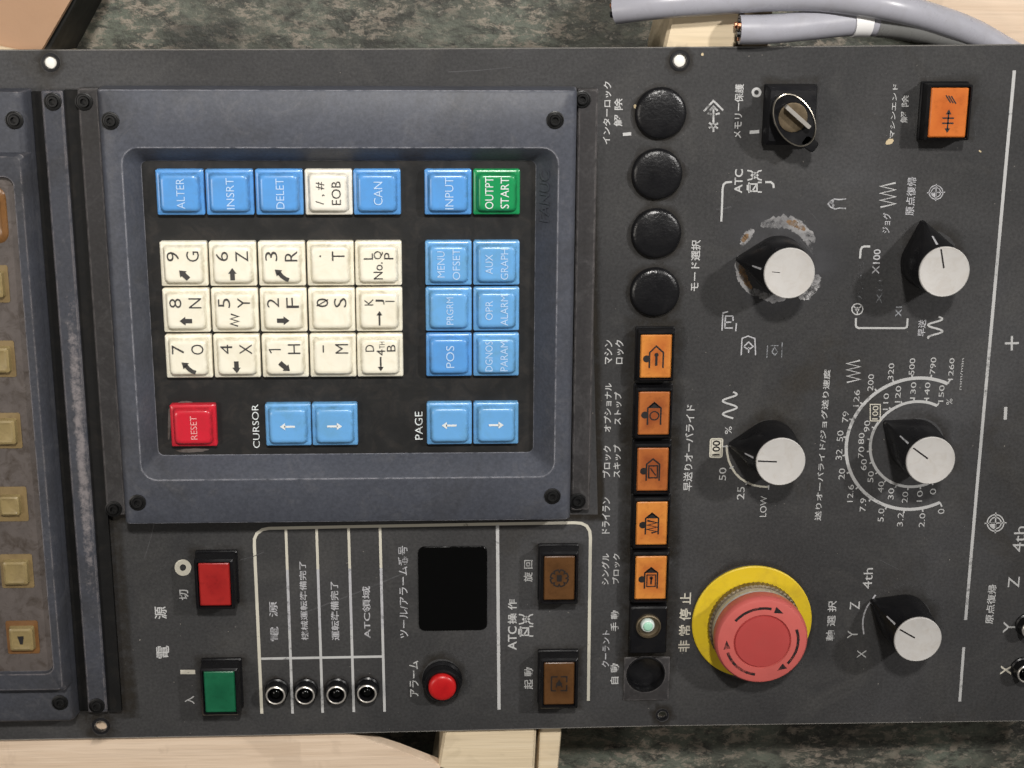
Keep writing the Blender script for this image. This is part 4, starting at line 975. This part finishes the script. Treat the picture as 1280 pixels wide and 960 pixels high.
def ic_end(bm, z):
    for k in range(3): S(bm, z, [[(-5 + k * 3.2, -20.5 + k * 0.5), (1.5 + k * 3.2, -11.5 + k * 0.5)]], 1.5)
    S(bm, z, [[(0, 20), (0, 0)], [(-7, 12.5), (7, 12.5)], [(-7, 6.5), (7, 6.5)]], 1.8); FL(bm, z, [(-3.5, 2), (0, -4), (3.5, 2)]); FL(bm, z, [(-3.5, 18.5), (3.5, 18.5), (0, 24)])
def ic_turret(bm, z):
    S(bm, z, [[(r * math.cos(2 * math.pi * k / 48), r * math.sin(2 * math.pi * k / 48)) for k, r in ((k, 11.5 if (k % 6) not in (0,) else 8.6) for k in range(48))]], 1.8, True)
    FL(bm, z + 0.00002, [(-3.2, -4.5), (3.2, -4.5), (3.2, 4.5), (-3.2, 4.5)])
def ic_start(bm, z):
    S(bm, z, [[(-10, 10), (-10, -10), (-2, -10)], [(2, -10), (10, -10), (10, -2)], [(10, 2), (10, 10), (2, 10)], [(-4, 10), (-10, 10)]], 1.8)
    S(bm, z, [[(-4, 5), (0, -5), (4, 5)], [(-4, 0), (4, 0)]], 1.8); FL(bm, z + 0.00002, circle_px(0, 0, 3.2))
push_button(268, 731.5, 39, 53.5, 53, 66, 0.0095, 'red_lens', 'power-off button with red lens'); push_button(274.5, 866, 38.5, 51.5, 51, 62, 0.0095, 'green_lens', 'power-on button with green lens')
push_button(699.3, 723.5, 38.5, 55, 51, 69, 0.0085, 'brown', 'brown ATC button with octagon mark', ic_turret); push_button(699, 855.5, 38, 53, 51, 66, 0.0085, 'brown', 'brown ATC button with framed mark', ic_start)
push_button(1186.5, 141, 47, 62, 60, 74, 0.0085, 'orange', 'orange button with arrow and hatch mark', ic_end)
for cx, cy, ln, ic, w in ((820.3, 446, 'amber', ic_lock, 'amber machine lock button'), (817.8, 517.3, 'amber_dark', ic_opt, 'dull amber optional stop button'), (816.2, 587.5, 'amber_dark', ic_skip, 'amber block skip button'), (815, 655, 'amber', ic_dry, 'amber dry run button'), (813.8, 723, 'amber', ic_single, 'amber single block button')):
    push_button(cx, cy, 39, 54, 49, 67.2, 0.0062, ln, w, ic)
# lamp position with its lens missing, then the empty hole
c = at(811, 788.5, 0.006); hw, hh = (v / 2 for v in span(811, 788, 46, 58, 0.006))
bm = bmesh.new(); loft(bm, [(rrect(hw, hh, 0.0006, 2), 0), (rrect(hw, hh, 0.0006, 2), 0.0052), (rrect(hw - 0.0006, hh - 0.0006, 0.0006, 2), 0.0058)])
lh = finish(bm, 'lamp_socket', 'black', root, (c.x, c.y, 0), smooth=30, label='black lamp socket with bare pale green lamp')
c2 = at(810.6, 783, 0.0065)
bm = bmesh.new(); lathe(bm, [(0.0051, 0.0), (0.0050, 0.0012), (0.0045, 0.0014), (0.0042, 0.0003), (0.0034, 0.0001)], 36); finish(bm, 'lamp_ring', 'brass', lh, (c2.x, c2.y, 0.0058), smooth=35)
bm = bmesh.new(); lathe(bm, [(0.0028, 0), (0.0028, 0.0010), (0.0025, 0.0018), (0.0021, 0.0020)], 30, [0, 0, 0], capm=0); finish(bm, 'lamp_bulb', 'led_rim', lh, (c2.x - 0.0004, c2.y + 0.0006, 0.0060), smooth=50)
bm = bmesh.new(); lathe(bm, [(0.0020, 0), (0.0019, 0.0003), (0.0012, 0.0006)], 24); finish(bm, 'lamp_tip', 'led_green', lh, (c2.x - 0.0004, c2.y + 0.0006, 0.0079), smooth=60)
c = at(807, 842, 0); rw = span(807, 842, 46, 2)[0] / 2
cp = at(808, 848, 0); pw, ph = (v / 2 for v in span(808, 848, 57, 54))
bm = bmesh.new(); ring = [(x + c.x - cp.x, y + c.y - cp.y) for x, y in circ(rw * 1.06, 24)]
loft(bm, [(rrect(pw, ph, 0.0006, 5), 0.0), (rrect(pw, ph, 0.0006, 5), 0.0004), (rrect(pw - 0.0003, ph - 0.0003, 0.0006, 5), 0.0006), (ring, 0.0006), (ring, 0.0)], False, False)
sp_ = finish(bm, 'blank_position', 'flange', root, (cp.x, cp.y, 0), smooth=30, label='square backing plate round a dark recessed round button')
bm = bmesh.new(); lathe(bm, [(rw * 1.05, 0.0001), (rw * 1.04, 0.0009), (rw * 0.99, 0.0010), (rw * 0.97, -0.0010), (rw * 0.96, -0.0034), (rw * 0.80, -0.0030), (rw * 0.5, -0.0036), (rw * 0.2, -0.0040)], 44, None, False, True); finish(bm, 'recessed_button', 'plug', sp_, (c.x, c.y, 0), smooth=35)

# ------------------------------------------------------------------ key switch
c = at(990.5, 145, 0.006); hw, hh = (v / 2 for v in span(990, 145, 62, 74, 0.006))
bm = bmesh.new(); loft(bm, [(rrect(hw + 0.0006, hh + 0.0004, 0.0005, 2), 0), (rrect(hw, hh, 0.0005, 2), 0.0042), (rrect(hw - 0.0008, hh - 0.0016, 0.0006, 2), 0.0060)])
ks = finish(bm, 'key_switch', 'black_soft', root, (c.x, c.y, 0), smooth=30, label='key switch with worn metal lever on black base')
c2 = at(992.5, 150, 0.0115); A = R(-57)
def oval(a, b, n=36): return [(a * math.cos(2 * math.pi * k / n), b * math.sin(2 * math.pi * k / n)) for k in range(n)]
bm = bmesh.new(); loft(bm, [(oval(0.0098, 0.0066), 0.0), (oval(0.0101, 0.0067), 0.005), (oval(0.0099, 0.0065), 0.0064)], False, True)
finish(bm, 'lever_body', 'black', ks, (c2.x, c2.y, 0.0058), A, 40)
bm = bmesh.new(); loft(bm, [(oval(0.0106, 0.0070), 0.0), (oval(0.0105, 0.0069), 0.0009), (oval(0.0102, 0.0066), 0.0010), (oval(0.0098, 0.0062), -0.0010)], False, False)
finish(bm, 'chrome_rim', 'worn_rim', ks, (c2.x, c2.y, 0.0117), A, 35)
bm = bmesh.new(); lathe(bm, [(0.0054, 0), (0.0053, 0.0003), (0.0049, 0.0004), (0.0030, 0.0002)], 32); finish(bm, 'lock_face', 'lock', ks, (c2.x - 0.0006, c2.y + 0.0010, 0.0122), A, 40)
bm = bmesh.new(); prism(bm, rrect(0.0060, 0.00075, 0.0004, 3), 0, 0.0030, 0, 0.0002); finish(bm, 'lock_bar', 'chrome', ks, (c2.x + 0.0006, c2.y + 0.0014, 0.0128), R(-40), 30)
bm = bmesh.new(); prism(bm, rrect(0.0030, 0.0022, 0.0012, 3), 0, 0.0050, 0, 0.0003); finish(bm, 'lever_nose', 'black', ks, (c2.x + 0.0062, c2.y - 0.0086, 0.0072), R(-35), 30)

# ------------------------------------------------------------------ emergency stop
c = at(940, 778, 0.001); ch = at(953.3, 803, 0.0165); cc = (c + ch) / 2
bm = bmesh.new(); r0 = span(940, 778, 149, 2)[0] / 2
lathe(bm, [(r0, 0.0), (r0, 0.0008), (r0 - 0.0004, 0.0011), (0.0165, 0.0011)], 72); es = finish(bm, 'emergency_stop', 'estop_ring', root, (c.x, c.y, 0.00005), smooth=30, label='emergency stop with faded red head on yellow ring')
bm = bmesh.new(); n = 120
pr = [(0.0180, 0.0), (0.0186, 0.0006), (0.0186, 0.0036), (0.0180, 0.0041)]
rings = []
for r, z in pr: rings.append([bm.verts.new(((r + (0.00035 if k % 2 else 0)) * math.cos(2 * math.pi * k / n), (r + (0.00035 if k % 2 else 0)) * math.sin(2 * math.pi * k / n), z)) for k in range(n)])
for a, b in zip(rings, rings[1:]):
    for k in range(n): bm.faces.new((a[k], a[(k + 1) % n], b[(k + 1) % n], b[k]))
bm.faces.new(rings[-1])
finish(bm, 'knurled_collar', 'brass', es, (cc.x, cc.y, 0.0011), smooth=15)
bm = bmesh.new(); lathe(bm, [(0.0177, 0), (0.0177, 0.0026), (0.0172, 0.0034)], 60); finish(bm, 'collar_ring', 'steel', es, (cc.x, cc.y, 0.0051), smooth=30)
bm = bmesh.new(); hr = 0.0187
lathe(bm, [(hr * 0.90, 0.0), (hr * 0.985, 0.0008), (hr, 0.0022), (hr, 0.0056), (hr * 0.985, 0.0068), (hr * 0.95, 0.0076), (hr * 0.90, 0.0079), (0.0116, 0.0082), (0.0114, 0.0075), (0.0110, 0.0075), (0.0108, 0.0082), (0.0080, 0.0084), (0.003, 0.0085)], 72, mats=[0] * 8 + [1] * 4, cap0=True, capm=1)
eh = finish(bm, 'mushroom_head', ['estop_red', 'estop_disc'], es, (ch.x, ch.y, 0.0078), smooth=32)
def arrows(bm):
    for k in range(3):
        a0 = R(141 - 120 * k); a1 = R(78 - 120 * k); r = 0.0144; zz = 0.00815 + 0.0078
        stroke(bm, arc(ch, r, a0, a1, 16), 0.0011, zz)
        at_ = R(57 - 120 * k); tipp = (ch.x + r * math.cos(at_), ch.y + r * math.sin(at_))
        b0 = R(72 - 120 * k)
        flat(bm, [tipp, (ch.x + (r - 0.0014) * math.cos(b0), ch.y + (r - 0.0014) * math.sin(b0)), (ch.x + (r + 0.0014) * math.cos(b0), ch.y + (r + 0.0014) * math.sin(b0))], zz)
legend(arrows, 'print_black_worn', 'turn_arrows', es, z=0.01595)

# ------------------------------------------------------------------ display window, alarm lamp, indicator lamps
c = at(566, 736.5, 0.001); hw, hh = (v / 2 for v in span(566, 736.5, 86, 105, 0.001))
bm = bmesh.new(); loft(bm, [(rrect(hw, hh, 0.0026, 5), 0.0), (rrect(hw, hh, 0.0026, 5), 0.0005), (rrect(hw - 0.0003, hh - 0.0003, 0.0024, 5), 0.0007)]); finish(bm, 'display_window', 'window', root, (c.x, c.y, 0), smooth=30, label='black tool number display window')
c = at(552.8, 859.5, 0.0075)
bm = bmesh.new(); lathe(bm, [(0.0082, 0), (0.0082, 0.0012), (0.0074, 0.0020), (0.0072, 0.0062), (0.0067, 0.0068), (0.0060, 0.0066), (0.0059, 0.0052)], 44)
al = finish(bm, 'alarm_lamp', 'black', root, (c.x, c.y, 0), smooth=32, label='round red alarm lamp in black bezel')
bm = bmesh.new(); lathe(bm, [(0.0056, 0), (0.0056, 0.0026), (0.0052, 0.0032), (0.004, 0.0036), (0.002, 0.0038)], 40); finish(bm, 'lens', 'red_lamp', al, (c.x, c.y, 0.0050), smooth=50)
def led(px, py, what=None):
    c = at(px, py, 0.006)
    bm = bmesh.new(); lathe(bm, [(0.0049, 0), (0.0049, 0.0008), (0.0043, 0.0012), (0.0041, 0.0052), (0.0038, 0.0055), (0.0031, 0.0055), (0.0029, 0.0020)], 36)
    o = finish(bm, 'indicator_lamp', 'black', root, (c.x, c.y, 0), smooth=32, label=what)
    bm = bmesh.new(); lathe(bm, [(0.0040, 0), (0.0039, 0.0005), (0.0036, 0.0007), (0.0033, 0.0004)], 36, cap1=False); finish(bm, 'chrome_ring', 'chrome', o, (c.x, c.y, 0.0054), smooth=40)
    bm = bmesh.new(); lathe(bm, [(0.0026, 0), (0.0025, 0.0014), (0.0018, 0.0026), (0.0008, 0.0031)], 28); finish(bm, 'led_dome', 'window', o, (c.x, c.y, 0.0020), smooth=60)
for px, py in ((344.3, 870), (381, 870), (420.3, 869.5), (458.5, 868)): led(px, py)
for px, py in ((1284, 843), (1290, 788)): led(px, py)

# ------------------------------------------------------------------ cables
def cable(name, pts, rad, what, sleeve=None, tape=None):
    P = [Vector((*at(x, y, z)[:2], z)) for x, y, z in pts]
    # smooth path
    path = []
    for i in range(len(P) - 1):
        p0, p1, p2, p3 = P[max(i - 1, 0)], P[i], P[i + 1], P[min(i + 2, len(P) - 1)]
        for k in range(8):
            t = k / 8; path.append(0.5 * ((2 * p1) + (-p0 + p2) * t + (2 * p0 - 5 * p1 + 4 * p2 - p3) * t * t + (-p0 + 3 * p1 - 3 * p2 + p3) * t ** 3))
    path.append(P[-1])
    o0 = P[0].copy()
    bm = bmesh.new(); tube(bm, [p - o0 for p in path], rad, 20)
    e = finish(bm, name, 'cable', loc=o0, smooth=50, label=what, cat='cable')
    d = (path[0] - path[1]).normalized(); s = d.cross(Vector((0, 0, 1))).normalized(); u = s.cross(d)
    for k in range(7):
        a = k * 2 * math.pi / 6; q = Vector((0, 0, 0)) if k == 6 else (s * math.cos(a) + u * math.sin(a)) * rad * 0.62
        bm = bmesh.new(); tube(bm, [q * 0.9 - d * 0.001, q * 0.9 + d * (0.0005 + 0.0004 * (k % 3))], rad * 0.22, 8)
        finish(bm, 'core_wire', 'copper' if k % 2 else 'black', e, o0, smooth=40)
    if sleeve:
        i0, i1 = (int(v * (len(path) - 1)) for v in sleeve); bm = bmesh.new(); tube(bm, [p - o0 for p in path[i0:i1]], rad * 1.05, 20); finish(bm, 'sleeve', 'sleeve', e, o0, smooth=50)
    if tape:
        i0, i1 = (int(v * (len(path) - 1)) for v in tape); bm = bmesh.new(); tube(bm, [p - o0 for p in path[i0:i1 + 1]], rad * 1.09, 20); finish(bm, 'tape_band', 'tape', e, o0, smooth=50)
    return e
RC = 0.0053
zt = ZB + RC
cable('cable', [(769, 12, -0.002), (800, 8, 0.001), (840, 4, zt), (900, 0, zt), (960, -4, zt), (1020, -4, zt), (1075, 2, zt + 0.001), (1120, 10, 0.003), (1170, 24, -0.004), (1215, 41, -0.010), (1260, 66, -0.0145), (1330, 105, -0.0185)], RC,
      'longer grey cable with its cut end over the dark floor')
cable('cable', [(924, 37, zt), (960, 36.5, zt), (1010, 32, 0.001), (1060, 27, -0.001), (1090, 27, -0.002), (1130, 31, -0.004), (1180, 43, -0.0105), (1230, 62, -0.0142), (1300, 92, -0.0142)], RC,
      'shorter grey cable with a white tape band', (0.52, 1.0), (0.40, 0.485))
